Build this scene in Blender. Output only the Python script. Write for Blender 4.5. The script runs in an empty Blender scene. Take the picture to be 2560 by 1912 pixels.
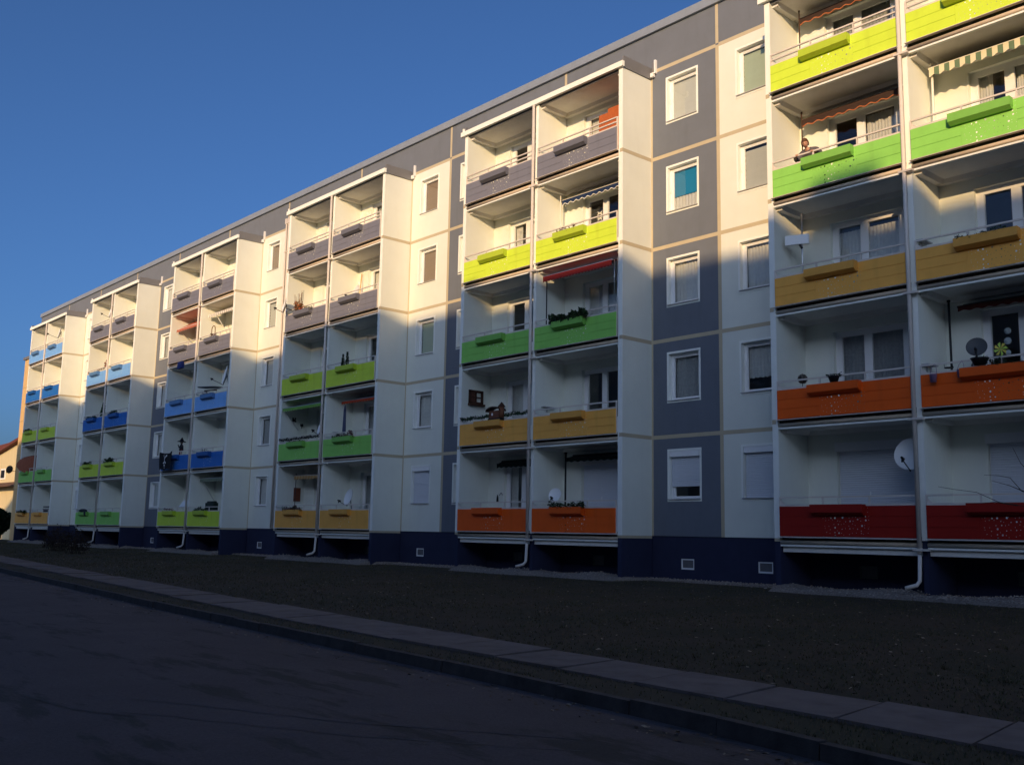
import bpy, math, random
from mathutils import Vector, Matrix
R = math.radians
sc = bpy.context.scene
COL = sc.collection

# ------------------------------------------------------------------ camera
F_PX, CAM = 2505.8, Vector((0.0, -22.22, 0.0))
yaw, pitch, roll = R(48.581), R(8.540), R(1.075)
fwd = Vector((-math.sin(yaw)*math.cos(pitch), math.cos(yaw)*math.cos(pitch), math.sin(pitch)))
rt = Vector((math.cos(yaw), math.sin(yaw), 0)); up = rt.cross(fwd)
r2 = rt*math.cos(roll)+up*math.sin(roll); u2 = up*math.cos(roll)-rt*math.sin(roll)
cd = bpy.data.cameras.new('camera'); cam = bpy.data.objects.new('camera', cd); COL.objects.link(cam)
cam.matrix_world = Matrix(((r2.x, u2.x, -fwd.x, CAM.x), (r2.y, u2.y, -fwd.y, CAM.y), (r2.z, u2.z, -fwd.z, CAM.z), (0, 0, 0, 1)))
cd.sensor_width = 36; cd.sensor_fit = 'HORIZONTAL'; cd.lens = F_PX/2560*36
cd.clip_start = 0.1; cd.clip_end = 2000
sc.camera = cam

# ------------------------------------------------------------------ light
SUND = Vector((-0.63, 1.0, -0.28)).normalized()       # direction the light travels
EL = math.asin(-SUND.z); AZ = math.atan2(-SUND.x, -SUND.y)
w = bpy.data.worlds.new('World'); sc.world = w; w.use_nodes = True
nt = w.node_tree; bg = nt.nodes['Background']
sky = nt.nodes.new('ShaderNodeTexSky'); sky.sky_type = 'NISHITA'; sky.sun_disc = False
sky.sun_elevation = EL; sky.sun_rotation = AZ; sky.air_density = 0.70; sky.dust_density = 3.3; sky.ozone_density = 6.2
nt.links.new(sky.outputs[0], bg.inputs[0]); bg.inputs[1].default_value = 0.15
sl = bpy.data.lights.new('sun', 'SUN'); sl.energy = 4.8; sl.angle = R(0.55); sl.color = (1.0, 0.665, 0.33)
so = bpy.data.objects.new('sun', sl); COL.objects.link(so); so.rotation_euler = SUND.to_track_quat('-Z', 'Y').to_euler()
so.location = (30, -60, 40)
sc.view_settings.view_transform = 'Standard'; sc.view_settings.look = 'None'; sc.view_settings.gamma = 1
sc.view_settings.exposure = 0.0
try: sc.view_settings.use_curve_mapping = False
except Exception: pass

# ------------------------------------------------------------------ materials
MATS = {}
def mat(name, col, rough=0.7, var=0.06, vs=3.0, bump=0.0, bs=60.0, metal=0.0, spec=0.3, dirt=0.0, trans=0.0):
    if name in MATS: return MATS[name]
    m = bpy.data.materials.new(name); m.use_nodes = True; t = m.node_tree; N = t.nodes; L = t.links
    b = N['Principled BSDF']; b.inputs['Roughness'].default_value = rough; b.inputs['Metallic'].default_value = metal
    b.inputs['Specular IOR Level'].default_value = spec
    tc = N.new('ShaderNodeTexCoord')
    no = N.new('ShaderNodeTexNoise'); no.inputs['Scale'].default_value = vs; no.inputs['Detail'].default_value = 6; no.inputs['Roughness'].default_value = 0.65
    L.new(tc.outputs['Object'], no.inputs['Vector'])
    rp = N.new('ShaderNodeValToRGB'); c = Vector(col)
    rp.color_ramp.elements[0].position = 0.3; rp.color_ramp.elements[1].position = 0.7
    rp.color_ramp.elements[0].color = (*(c*(1-var)), 1); rp.color_ramp.elements[1].color = (*(c*(1+var)), 1)
    L.new(no.outputs['Fac'], rp.inputs['Fac']); src = rp.outputs['Color']
    if dirt > 0:
        mp = N.new('ShaderNodeMapping'); mp.inputs['Scale'].default_value = (2.2, 2.2, 0.35); L.new(tc.outputs['Object'], mp.inputs['Vector'])
        n2 = N.new('ShaderNodeTexNoise'); n2.inputs['Scale'].default_value = 1.6; n2.inputs['Detail'].default_value = 7; L.new(mp.outputs[0], n2.inputs['Vector'])
        r3 = N.new('ShaderNodeValToRGB'); r3.color_ramp.elements[0].position = 0.52; r3.color_ramp.elements[1].position = 0.8
        r3.color_ramp.elements[0].color = (1, 1, 1, 1); r3.color_ramp.elements[1].color = (1-dirt, 1-dirt*1.05, 1-dirt*1.15, 1)
        L.new(n2.outputs['Fac'], r3.inputs['Fac'])
        mx = N.new('ShaderNodeMix'); mx.data_type = 'RGBA'; mx.blend_type = 'MULTIPLY'; mx.inputs[0].default_value = 1
        L.new(src, mx.inputs[6]); L.new(r3.outputs['Color'], mx.inputs[7]); src = mx.outputs[2]
    L.new(src, b.inputs['Base Color'])
    if bump > 0:
        n3 = N.new('ShaderNodeTexNoise'); n3.inputs['Scale'].default_value = bs; n3.inputs['Detail'].default_value = 4; L.new(tc.outputs['Object'], n3.inputs['Vector'])
        bp = N.new('ShaderNodeBump'); bp.inputs['Strength'].default_value = bump; bp.inputs['Distance'].default_value = 0.012
        L.new(n3.outputs['Fac'], bp.inputs['Height']); L.new(bp.outputs[0], b.inputs['Normal'])
    if trans > 0:
        tl = N.new('ShaderNodeBsdfTranslucent'); L.new(src, tl.inputs['Color'])
        ms = N.new('ShaderNodeMixShader'); ms.inputs[0].default_value = trans
        L.new(b.outputs[0], ms.inputs[1]); L.new(tl.outputs[0], ms.inputs[2]); L.new(ms.outputs[0], N['Material Output'].inputs['Surface'])
    MATS[name] = m; return m

def perforated(name, col):
    """painted sheet with round holes punched through it"""
    if name in MATS: return MATS[name]
    m = mat(name, col, 0.5, 0.04, 2.0, 0.0); t = m.node_tree; N = t.nodes; L = t.links
    tc = N.new('ShaderNodeTexCoord'); sp = N.new('ShaderNodeSeparateXYZ'); cb = N.new('ShaderNodeCombineXYZ')
    L.new(tc.outputs['Object'], sp.inputs[0]); L.new(sp.outputs['X'], cb.inputs['X']); L.new(sp.outputs['Z'], cb.inputs['Y'])
    vo = N.new('ShaderNodeTexVoronoi'); vo.voronoi_dimensions = '2D'; vo.inputs['Scale'].default_value = 10.5; vo.inputs['Randomness'].default_value = 0.8
    L.new(cb.outputs[0], vo.inputs['Vector'])
    s2 = N.new('ShaderNodeSeparateColor'); L.new(vo.outputs['Color'], s2.inputs[0])
    pw = N.new('ShaderNodeMath'); pw.operation = 'POWER'; pw.inputs[1].default_value = 5.0; L.new(s2.outputs[0], pw.inputs[0])
    ma = N.new('ShaderNodeMath'); ma.operation = 'MULTIPLY_ADD'; ma.inputs[1].default_value = 0.19; ma.inputs[2].default_value = 0.065; L.new(pw.outputs[0], ma.inputs[0])
    lt = N.new('ShaderNodeMath'); lt.operation = 'LESS_THAN'; L.new(vo.outputs['Distance'], lt.inputs[0]); L.new(ma.outputs[0], lt.inputs[1])
    tr = N.new('ShaderNodeBsdfTransparent'); ms = N.new('ShaderNodeMixShader')
    L.new(lt.outputs[0], ms.inputs[0]); L.new(N['Principled BSDF'].outputs[0], ms.inputs[1]); L.new(tr.outputs[0], ms.inputs[2])
    L.new(ms.outputs[0], N['Material Output'].inputs['Surface'])
    return m

def glass_mat():
    m = bpy.data.materials.new('window_glass'); m.use_nodes = True; t = m.node_tree; N = t.nodes; L = t.links
    N.remove(N['Principled BSDF'])
    tr = N.new('ShaderNodeBsdfTransparent'); tr.inputs[0].default_value = (0.88, 0.90, 0.89, 1)
    gl = N.new('ShaderNodeBsdfGlossy'); gl.inputs['Roughness'].default_value = 0.015; gl.inputs[0].default_value = (0.95, 0.97, 1, 1)
    fr = N.new('ShaderNodeFresnel'); fr.inputs[0].default_value = 1.7
    tc = N.new('ShaderNodeTexCoord'); no = N.new('ShaderNodeTexNoise'); no.inputs['Scale'].default_value = 1.3; L.new(tc.outputs['Object'], no.inputs['Vector'])
    bp = N.new('ShaderNodeBump'); bp.inputs['Strength'].default_value = 0.08; bp.inputs['Distance'].default_value = 0.02; L.new(no.outputs['Fac'], bp.inputs['Height']); L.new(bp.outputs[0], gl.inputs['Normal'])
    ms = N.new('ShaderNodeMixShader'); ge = N.new('ShaderNodeNewGeometry'); iv = N.new('ShaderNodeMath'); iv.operation = 'SUBTRACT'; iv.inputs[0].default_value = 1.0; L.new(ge.outputs['Backfacing'], iv.inputs[1])
    mu = N.new('ShaderNodeMath'); mu.operation = 'MULTIPLY'; L.new(fr.outputs[0], mu.inputs[0]); L.new(iv.outputs[0], mu.inputs[1]); L.new(mu.outputs[0], ms.inputs[0]); L.new(tr.outputs[0], ms.inputs[1]); L.new(gl.outputs[0], ms.inputs[2])
    L.new(ms.outputs[0], N['Material Output'].inputs['Surface']); MATS['window_glass'] = m; return m

WHITE = mat('white_plaster', (0.745, 0.765, 0.69), 0.9, 0.03, 1.2, 0.55, 90, dirt=0.025)
INNER = mat('smooth_white_plaster', (0.82, 0.84, 0.75), 0.9, 0.02, 1.5, 0.2, 60, dirt=0.05)
POST = mat('white_concrete_trim', (0.84, 0.86, 0.81), 0.8, 0.03, 3, 0.1, 40)
DARK = mat('slate_plaster', (0.152, 0.170, 0.205), 0.9, 0.05, 1.5, 0.55, 90, dirt=0.08)
NAVY = mat('navy_plinth_paint', (0.023, 0.027, 0.064), 0.85, 0.1, 2, 0.3, 60, dirt=0.1)
BAND = mat('beige_joint', (0.50, 0.43, 0.30), 0.85, 0.05, 3, 0.1, 60)
METAL = mat('zinc_coping', (0.36, 0.40, 0.44), 0.45, 0.06, 2, metal=0.4)
GREYM = mat('grey_flashing', (0.22, 0.22, 0.23), 0.5, 0.06, 3, metal=0.3)
PVC = mat('white_window_plastic', (0.82, 0.82, 0.81), 0.35, 0.01, 2, spec=0.5)
RAIL = mat('painted_rail', (0.66, 0.60, 0.54), 0.4, 0.03, 4, spec=0.4)
SLAB = mat('balcony_slab_concrete', (0.74, 0.72, 0.67), 0.85, 0.05, 2.5, 0.2, 50, dirt=0.08)
GUTTER = mat('tan_gutter', (0.55, 0.46, 0.36), 0.5, 0.05, 4)
SILL = mat('grey_sill', (0.40, 0.40, 0.40), 0.5, 0.03, 3)
SHUT = mat('roller_shutter', (0.66, 0.68, 0.72), 0.5, 0.02, 3)
ROOM = mat('room_paint', (0.22, 0.19, 0.16), 0.9, 0.1, 1)
GLASS = glass_mat()
NET = mat('net_curtain', (0.78, 0.77, 0.73), 0.9, 0.08, 12, trans=0.30)
NETG = mat('grey_net_curtain', (0.42, 0.43, 0.43), 0.9, 0.14, 12, trans=0.3)
TEAL = mat('teal_blind', (0.008, 0.20, 0.40), 0.8, 0.04, 5)
TAUPE = mat('taupe_blind', (0.24, 0.17, 0.12), 0.8, 0.06, 5)
MINT = mat('pale_green_blind', (0.44, 0.52, 0.40), 0.8, 0.04, 5)
GREYB = mat('pale_grey_blind', (0.52, 0.53, 0.50), 0.8, 0.04, 5)
DPVC = mat('dark_basement_frame', (0.12, 0.14, 0.13), 0.6, 0.05, 5)
GAPSH = mat('gap_shade_strip', (0.045, 0.04, 0.036), 0.9, 0.2, 5)  # near-black colour painting the deep shade of the gap under the parapets
BLACK = mat('black_plastic', (0.012, 0.012, 0.014), 0.5, 0.1, 6)
DKMET = mat('dark_metal', (0.05, 0.045, 0.045), 0.45, 0.05, 6, metal=0.5)
ALU = mat('aluminium', (0.55, 0.55, 0.56), 0.35, 0.04, 6, metal=0.7)
BROWN = mat('brown_wood', (0.06, 0.026, 0.014), 0.7, 0.25, 14)
OCHREW = mat('orange_wood', (0.42, 0.11, 0.035), 0.7, 0.15, 14)

COLS = {'red': (0.30, 0.012, 0.006), 'orange': (0.84, 0.115, 0.008), 'ochre': (0.90, 0.44, 0.085), 'green': (0.265, 0.62, 0.115),
        'lime': (0.60, 0.78, 0.055), 'grey': (0.185, 0.19, 0.235), 'blue': (0.022, 0.15, 0.52), 'lightblue': (0.20, 0.44, 0.86)}
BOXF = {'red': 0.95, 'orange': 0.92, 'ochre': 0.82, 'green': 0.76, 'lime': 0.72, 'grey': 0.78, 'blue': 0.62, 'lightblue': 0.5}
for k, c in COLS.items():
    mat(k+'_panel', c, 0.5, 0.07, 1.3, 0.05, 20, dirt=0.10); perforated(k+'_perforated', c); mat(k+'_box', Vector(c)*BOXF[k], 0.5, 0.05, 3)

# ------------------------------------------------------------------ mesh helpers
class MB:
    def __init__(s): s.v = []; s.f = []; s.m = []; s.s = []
    def face(s, pts, m=0, sm=False):
        b = len(s.v); s.v += [tuple(p) for p in pts]; s.f.append(tuple(range(b, b+len(pts)))); s.m.append(m); s.s.append(sm)
    def hexa(s, p, m=0):
        b = len(s.v); s.v += [tuple(q) for q in p]
        for q in ((0, 3, 2, 1), (4, 5, 6, 7), (0, 1, 5, 4), (1, 2, 6, 5), (2, 3, 7, 6), (3, 0, 4, 7)):
            s.f.append(tuple(b+i for i in q)); s.m.append(m); s.s.append(False)
    def box(s, x0, x1, y0, y1, z0, z1, m=0):
        s.hexa([(x0, y0, z0), (x1, y0, z0), (x1, y1, z0), (x0, y1, z0), (x0, y0, z1), (x1, y0, z1), (x1, y1, z1), (x0, y1, z1)], m)
    def tube(s, pts, r, n=8, m=0, cap=True, sm=True):
        pts = [Vector(p) for p in pts]; rs = r if isinstance(r, (list, tuple)) else [r]*len(pts); rings = []; prev = None
        for i, p in enumerate(pts):
            d = (pts[min(i+1, len(pts)-1)]-pts[max(i-1, 0)]).normalized()
            a = prev-d*prev.dot(d) if prev is not None else d.orthogonal()
            if a.length < 1e-6: a = d.orthogonal()
            a.normalize(); prev = a; c = d.cross(a); b = len(s.v)
            s.v += [tuple(p+(a*math.cos(2*math.pi*k/n)+c*math.sin(2*math.pi*k/n))*rs[i]) for k in range(n)]; rings.append(b)
        for i in range(len(rings)-1):
            for k in range(n):
                s.f.append((rings[i]+k, rings[i]+(k+1) % n, rings[i+1]+(k+1) % n, rings[i+1]+k)); s.m.append(m); s.s.append(sm)
        if cap:
            s.f.append(tuple(rings[0]+k for k in range(n-1, -1, -1))); s.m.append(m); s.s.append(False)
            s.f.append(tuple(rings[-1]+k for k in range(n))); s.m.append(m); s.s.append(False)
    def lathe(s, prof, o, ax=(0, 0, 1), n=16, m=0, sm=True):
        ax = Vector(ax).normalized(); a = ax.orthogonal().normalized(); c = ax.cross(a); o = Vector(o); rings = []
        for r, h in prof:
            b = len(s.v); s.v += [tuple(o+ax*h+(a*math.cos(2*math.pi*k/n)+c*math.sin(2*math.pi*k/n))*max(r, 1e-4)) for k in range(n)]; rings.append(b)
        for i in range(len(rings)-1):
            for k in range(n):
                s.f.append((rings[i]+k, rings[i]+(k+1) % n, rings[i+1]+(k+1) % n, rings[i+1]+k)); s.m.append(m); s.s.append(sm)
    def prism(s, poly, y0, y1, m=0):        # poly in x-z
        n = len(poly); b = len(s.v); s.v += [(x, y0, z) for x, z in poly]+[(x, y1, z) for x, z in poly]
        s.f.append(tuple(b+i for i in range(n))); s.f.append(tuple(b+n+i for i in range(n-1, -1, -1))); s.m += [m, m]; s.s += [False]*2
        for i in range(n): s.f.append((b+i, b+(i+1) % n, b+n+(i+1) % n, b+n+i)); s.m.append(m); s.s.append(False)
    def xprism(s, poly, x0, x1, m=0):       # poly in y-z
        n = len(poly); b = len(s.v); s.v += [(x0, y, z) for y, z in poly]+[(x1, y, z) for y, z in poly]
        s.f.append(tuple(b+i for i in range(n-1, -1, -1))); s.f.append(tuple(b+n+i for i in range(n))); s.m += [m, m]; s.s += [False]*2
        for i in range(n): s.f.append((b+i, b+n+i, b+n+(i+1) % n, b+(i+1) % n)); s.m.append(m); s.s.append(False)
    def ball(s, c, rx, ry=None, rz=None, m=0, n=12, k=8):
        ry = rx if ry is None else ry; rz = rx if rz is None else rz; b = len(s.v)
        for i in range(k+1):
            th = math.pi*i/k
            for j in range(n):
                ph = 2*math.pi*j/n
                s.v.append((c[0]+rx*math.sin(th)*math.cos(ph), c[1]+ry*math.sin(th)*math.sin(ph), c[2]+rz*math.cos(th)))
        for i in range(k):
            for j in range(n):
                s.f.append((b+i*n+j, b+(i+1)*n+j, b+(i+1)*n+(j+1) % n, b+i*n+(j+1) % n)); s.m.append(m); s.s.append(True)
    def mesh(s, name, mats):
        me = bpy.data.meshes.new(name); me.from_pydata(s.v, [], s.f)
        for mm in (mats if isinstance(mats, (list, tuple)) else [mats]): me.materials.append(mm)
        me.polygons.foreach_set('material_index', s.m); me.polygons.foreach_set('use_smooth', s.s); me.update(); return me

WL = {}      # world location of every object with children
def place(name, me, parent=None, loc=(0, 0, 0)):
    o = bpy.data.objects.new(name, me); COL.objects.link(o); loc = Vector(loc); WL[o.name] = loc
    if parent: o.parent = parent; o.location = loc-WL[parent.name]
    else: o.location = loc
    return o
def part(mb, name, mats, parent, loc=(0, 0, 0)): return place(name, mb.mesh(name, mats), parent, loc)
def tag(o, label, cat, group=None, kind=None):
    o['label'] = label; o['category'] = cat
    if group: o['group'] = group
    if kind: o['kind'] = kind
    return o
def thing(name, loc, label, cat, group=None): return tag(place(name, None, None, loc), label, cat, group)
def solo(mb, name, mats, loc, label, cat, group=None): return tag(part(mb, name, mats, None, loc), label, cat, group)
def struct(mb, name, mats, kind='structure'):
    o = part(mb, name, mats, None); o['kind'] = kind; return o
def recolour(o, mats):
    for i, m_ in enumerate(mats):
        if m_: o.material_slots[i].link = 'OBJECT'; o.material_slots[i].material = m_

# ------------------------------------------------------------------ layout numbers (metres, z = 0 at the plinth top)
S = 2.8; LV = [S*k for k in range(6)]
CS = [-10.34-12.39*k for k in range(6)]; HW = 3.72; HB = 6.195
XR, XL = 3.0, -78.5; PF = -1.29; GZ = -1.22
DOOR = (0.80, 2.82, 2.30)        # balcony door opening: offsets from the bay's left edge, height
BAYS = []                        # (tower, side, left inner x)
for k, c in enumerate(CS): BAYS += [(k, 0, c-3.57), (k, 1, c+0.06)]
BW = 3.51

# ------------------------------------------------------------------ the long panel block
bld = thing('apartment_building', (-40, 0, GZ), 'long five storey white and slate grey panel apartment block behind the coloured balconies', 'apartment block')
def sheet(mb, x0, x1, z0, z1, holes=(), y=0.0, m=0):
    xs = sorted({x0, x1, *[h for q in holes for h in q[:2]]}); zs = sorted({z0, z1, *[h for q in holes for h in q[2:]]})
    for i in range(len(xs)-1):
        for j in range(len(zs)-1):
            cx, cz = (xs[i]+xs[i+1])/2, (zs[j]+zs[j+1])/2
            if any(q[0] < cx < q[1] and q[2] < cz < q[3] for q in holes): continue
            mb.face([(xs[i], y, zs[j]), (xs[i+1], y, zs[j]), (xs[i+1], y, zs[j+1]), (xs[i], y, zs[j+1])], m)
WIN = []        # (panel id, level, x0)
PANELS = []     # (id, x0, x1, dark)
WO = 0.58; WW = 1.20; WZ0, WZ1 = 0.96, 2.44
for k in range(5):
    j = CS[k]-HB
    PANELS += [((k, 'L'), CS[k+1]+HW, j, k in (0, 3)), ((k, 'R'), j, CS[k]-HW, k in (1,))]
PANELS += [((-1, 'L'), CS[0]+HW, CS[0]+HB, False), ((-1, 'R'), CS[0]+HB, CS[0]+HB+2.475, True)]
walls = {}; joint = MB()
def wallmb(x):
    k = sum(1 for p in PANELS if p[3] and p[2] <= x+.01)
    return walls.setdefault(k, MB())
holes_all = []
for pid, x0, x1, dark in PANELS:
    hs = []; wx = x0+(WO if pid[1] == 'L' else 0.62)
    for k in range(5):
        hs.append((wx+0.06, wx+WW-0.06, LV[k]+WZ0+0.05, LV[k]+WZ1-0.06)); WIN.append((pid, k, wx))
    if dark:
        d = MB(); sheet(d, x0, x1, 0, LV[5], hs); part(d, 'dark_panel', DARK, bld)
    else: sheet(wallmb(x0), x0, x1, 0, LV[5], hs)
    for k in range(1, 6): joint.box(x0+(0.06 if pid[1] == 'L' else 0.055), x1-(0.055 if pid[1] == 'L' else 0), -0.004, 0.01, LV[k]-0.055, LV[k]+0.055)
for k, c in enumerate(CS):
    hs = [(x+DOOR[0], x+DOOR[1], LV[l]+0.0, LV[l]+DOOR[2]) for q, s_, x in BAYS if q == k for l in range(5)]
    sheet(wallmb(c-HW), c-HW, c+HW, 0, LV[5], hs)
    joint.box(c+HW, c+HW+0.06, -0.007, 0.01, 0, LV[5])
sheet(wallmb(CS[0]+HB+2.475), CS[0]+HB+2.475, XR, 0, LV[5]); sheet(wallmb(XL), XL, CS[5]-HW, 0, LV[5])
JX = [CS[0]+HB]+[c-HB for c in CS]
for x in JX: joint.box(x-0.055, x+0.055, -0.007, 0.01, 0, LV[5])
for wm in walls.values(): part(wm, 'wall', WHITE, bld)
at = MB(); at.face([(XL, 0, LV[5]), (XR, 0, LV[5]), (XR, 0, 15.27), (XL, 0, 15.27)]); part(at, 'attic_band', DARK, bld)
for x in JX[:-1]+CS: joint.box(x-0.05, x+0.05, -0.007, 0.01, LV[5]+0.055, 15.27)
part(joint, 'joint_strip', BAND, bld)
pl = MB()
hb = []
for k in range(-1, 5):
    pan = [p for p in PANELS if p[0][0] == k]
    for pid, x0, x1, dk in pan: hb.append((x0+(1.02 if pid[1] == 'L' else 1.07), x0+(1.47 if pid[1] == 'L' else 1.52), -0.90, -0.61, 0))
for q, s_, x in BAYS: hb.append((x+1.30, x+1.75, -0.90, -0.61, 1))
sheet(pl, XL, XR, -1.6, 0, [h[:4] for h in hb], 0.03); pl.face([(XL, 0.03, 0), (XR, 0.03, 0), (XR, 0, 0), (XL, 0, 0)])
part(pl, 'plinth', NAVY, bld)
sh = MB()
sh.face([(XL, 0, -1.6), (XL, 11, -1.6), (XL, 11, 15.27), (XL, 0, 15.27)]); sh.face([(XR, 0, -1.6), (XR, 11, -1.6), (XR, 11, 15.27), (XR, 0, 15.27)])
sh.face([(XL, 11, -1.6), (XR, 11, -1.6), (XR, 11, 15.27), (XL, 11, 15.27)]); part(sh, 'gable_and_rear_wall', WHITE, bld)
co = MB(); co.box(XL-0.07, XR+0.07, -0.09, 0.35, 15.27, 15.53); co.box(XL, XR, 0.35, 11, 15.2, 15.3, 1)
part(co, 'coping', [METAL, GREYM], bld)
inn = MB(); inn.box(XL+0.2, XR-0.2, 1.9, 2.0, -1.5, 15.1)
for k in range(-1, 6): inn.box(XL+0.2, XR-0.2, 0.35, 1.9, (LV[k]-0.22 if k >= 0 else -1.55), (LV[k]-0.03 if k >= 0 else -1.5))
part(inn, 'interior', ROOM, bld)
for x in (CS[2]-HB-0.06, CS[2]-HB+0.17):
    dp = MB(); dp.tube([(0, -0.07, 0.02), (0, -0.07, 14.2)], 0.042, 10); dp.box(-0.06, 0.06, -0.13, 0.0, 14.2, 14.45)
    for k in range(1, 6): dp.box(-0.06, 0.06, -0.12, 0, LV[k]-1.2, LV[k]-1.15)
    part(dp, 'downpipe', RAIL, bld, (x, 0, 0))

# windows ----------------------------------------------------------
def window_mesh():
    m = MB(); W, H = WW, WZ1-WZ0; a, b, c, d = 0.06, W-0.06, 0.05, H-0.06
    for x0, x1, z0, z1 in ((0, W, d, H), (0, W, 0, c), (0, a, c, d), (b, W, c, d)): m.box(x0, x1, -0.014, -0.001, z0, z1)
    D = 0.13
    m.face([(a, -.001, c), (a, D, c), (a, D, d), (a, -.001, d)]); m.face([(b, -.001, c), (b, -.001, d), (b, D, d), (b, D, c)])
    m.face([(a, -.001, d), (a, D, d), (b, D, d), (b, -.001, d)]); m.face([(a, -.001, c), (b, -.001, c), (b, D, c), (a, D, c)])
    f = 0.075
    for x0, x1, z0, z1 in ((a, b, d-f, d), (a, b, c, c+f), (a, a+f, c+f, d-f), (b-f, b, c+f, d-f)): m.box(x0, x1, D, D+0.07, z0, z1, 1)
    m.box(a+f, a+f+.03, D+.012, D+.06, c+f, d-f, 1); m.box(b-f-.03, b-f, D+.012, D+.06, c+f, d-f, 1)
    m.box(a+f+.03, b-f-.03, D+.012, D+.06, d-f-.03, d-f, 1); m.box(a+f+.03, b-f-.03, D+.012, D+.06, c+f, c+f+.03, 1)
    m.box(a+.02, a+.035, D-.04, D, c+H*.42, c+H*.42+.12, 1)
    return m.mesh('window', [POST, PVC])
WME = window_mesh()
p_ = MB(); p_.face([(0.15, .165, .14), (WW-0.15, .165, .14), (WW-0.15, .165, WZ1-WZ0-0.15), (0.15, .165, WZ1-WZ0-0.15)]); PME = p_.mesh('pane', GLASS)
p_ = MB(); p_.hexa([(.035, -0.055, .052), (WW-.035, -0.055, .052), (WW-.035, .128, .052), (.035, .128, .052), (.035, -0.055, .072), (WW-.035, -0.055, .072), (WW-.035, .128, .088), (.035, .128, .088)])
SME = p_.mesh('sill', SILL)
CM = {}
def curtain_mesh(wd, ht, folds, amp, key):
    if key in CM: return CM[key]
    m = MB(); n = folds*4; rn = random.Random(str(key)); xs = [wd*i/n for i in range(n+1)]
    ys = [amp*math.sin(i*math.pi/2+rn.uniform(-.5, .5))*rn.uniform(.5, 1.1) for i in range(n+1)]; zb = [0.012*math.sin(i*1.1) for i in range(n+1)]
    b = 0
    for i in range(n+1): m.v += [(xs[i], ys[i], zb[i]), (xs[i], ys[i]*.8, ht)]
    for i in range(n): m.f.append((2*i, 2*i+2, 2*i+3, 2*i+1)); m.m.append(0); m.s.append(True)
    CM[key] = m.mesh('curtain', NET); return CM[key]
def curtain(par, x, z, wd, ht, m_, folds=9, y=0.26, name='curtain'):
    key = (round(wd, 2), round(ht, 2), folds); o = place(name, curtain_mesh(wd, ht, folds, 0.022, key), par, (x, y, z)); recolour(o, [m_]); return o
def slat_blind(par, x, z, wd, ht, m_, step=0.09, y=0.23, tilt=0.03):
    key = ('sb', round(wd, 2), round(ht, 2), step)
    if key not in CM:
        m = MB(); n = int(ht/step)
        for i in range(n): z0 = i*step; m.hexa([(0, tilt/2, z0), (wd, tilt/2, z0), (wd, tilt/2+.004, z0), (0, tilt/2+.004, z0), (0, -tilt/2, z0+step*1.02), (wd, -tilt/2, z0+step*1.02), (wd, -tilt/2+.004, z0+step*1.02), (0, -tilt/2+.004, z0+step*1.02)])
        CM[key] = m.mesh('blind', GREYB)
    o = place('blind', CM[key], par, (x, y, z)); recolour(o, [m_]); return o
def flat_blind(par, x, z, wd, ht, m_, y=0.22):
    m = MB(); m.box(0, wd, 0, .004, 0, ht); return part(m, 'blind', m_, par, (x, y, z))
def shutter(par, x, z0, wd, zt, z1, y, box=True):
    m = MB(); n = int((zt-z0)/0.052)
    for i in range(n):
        a = z0+i*(zt-z0)/n; b = z0+(i+1)*(zt-z0)/n
        m.xprism([(y, a), (y-.014, a+.008), (y-.014, b-.01), (y, b)], x, x+wd)
    if box: m.box(x-.05, x+wd+.05, y-.16, y, zt, z1, 1)
    else: m.box(x, x+wd, y-.11, y, zt, z1, 1)
    return part(m, 'roller_shutter', [SHUT, PVC], par)
FILL = {((0, 'L'), 4): 'plain', ((0, 'L'), 3): 'teal', ((0, 'L'), 2): 'net', ((0, 'L'), 1): 'netg', ((0, 'L'), 0): 'shut70', ((0, 'R'), 4): 'mint', ((0, 'R'), 3): 'slats', ((0, 'R'), 2): 'net',
        ((0, 'R'), 1): 'net2', ((0, 'R'), 0): 'shut', ((1, 'L'), 4): 'taupe', ((1, 'L'), 3): 'taupe', ((1, 'L'), 2): 'mint', ((1, 'L'), 1): 'net', ((1, 'L'), 0): 'shut',
        ((2, 'L'), 4): 'taupe', ((2, 'L'), 3): 'slats', ((2, 'L'), 2): 'net', ((2, 'L'), 1): 'tilt', ((2, 'L'), 0): 'net', ((4, 'L'), 0): 'shut', ((-1, 'L'), 0): 'shut'}
rnd = random.Random(4)
GX0, GXW, GZ0, GZH = 0.14, WW-0.28, 0.13, WZ1-WZ0-0.27
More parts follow.
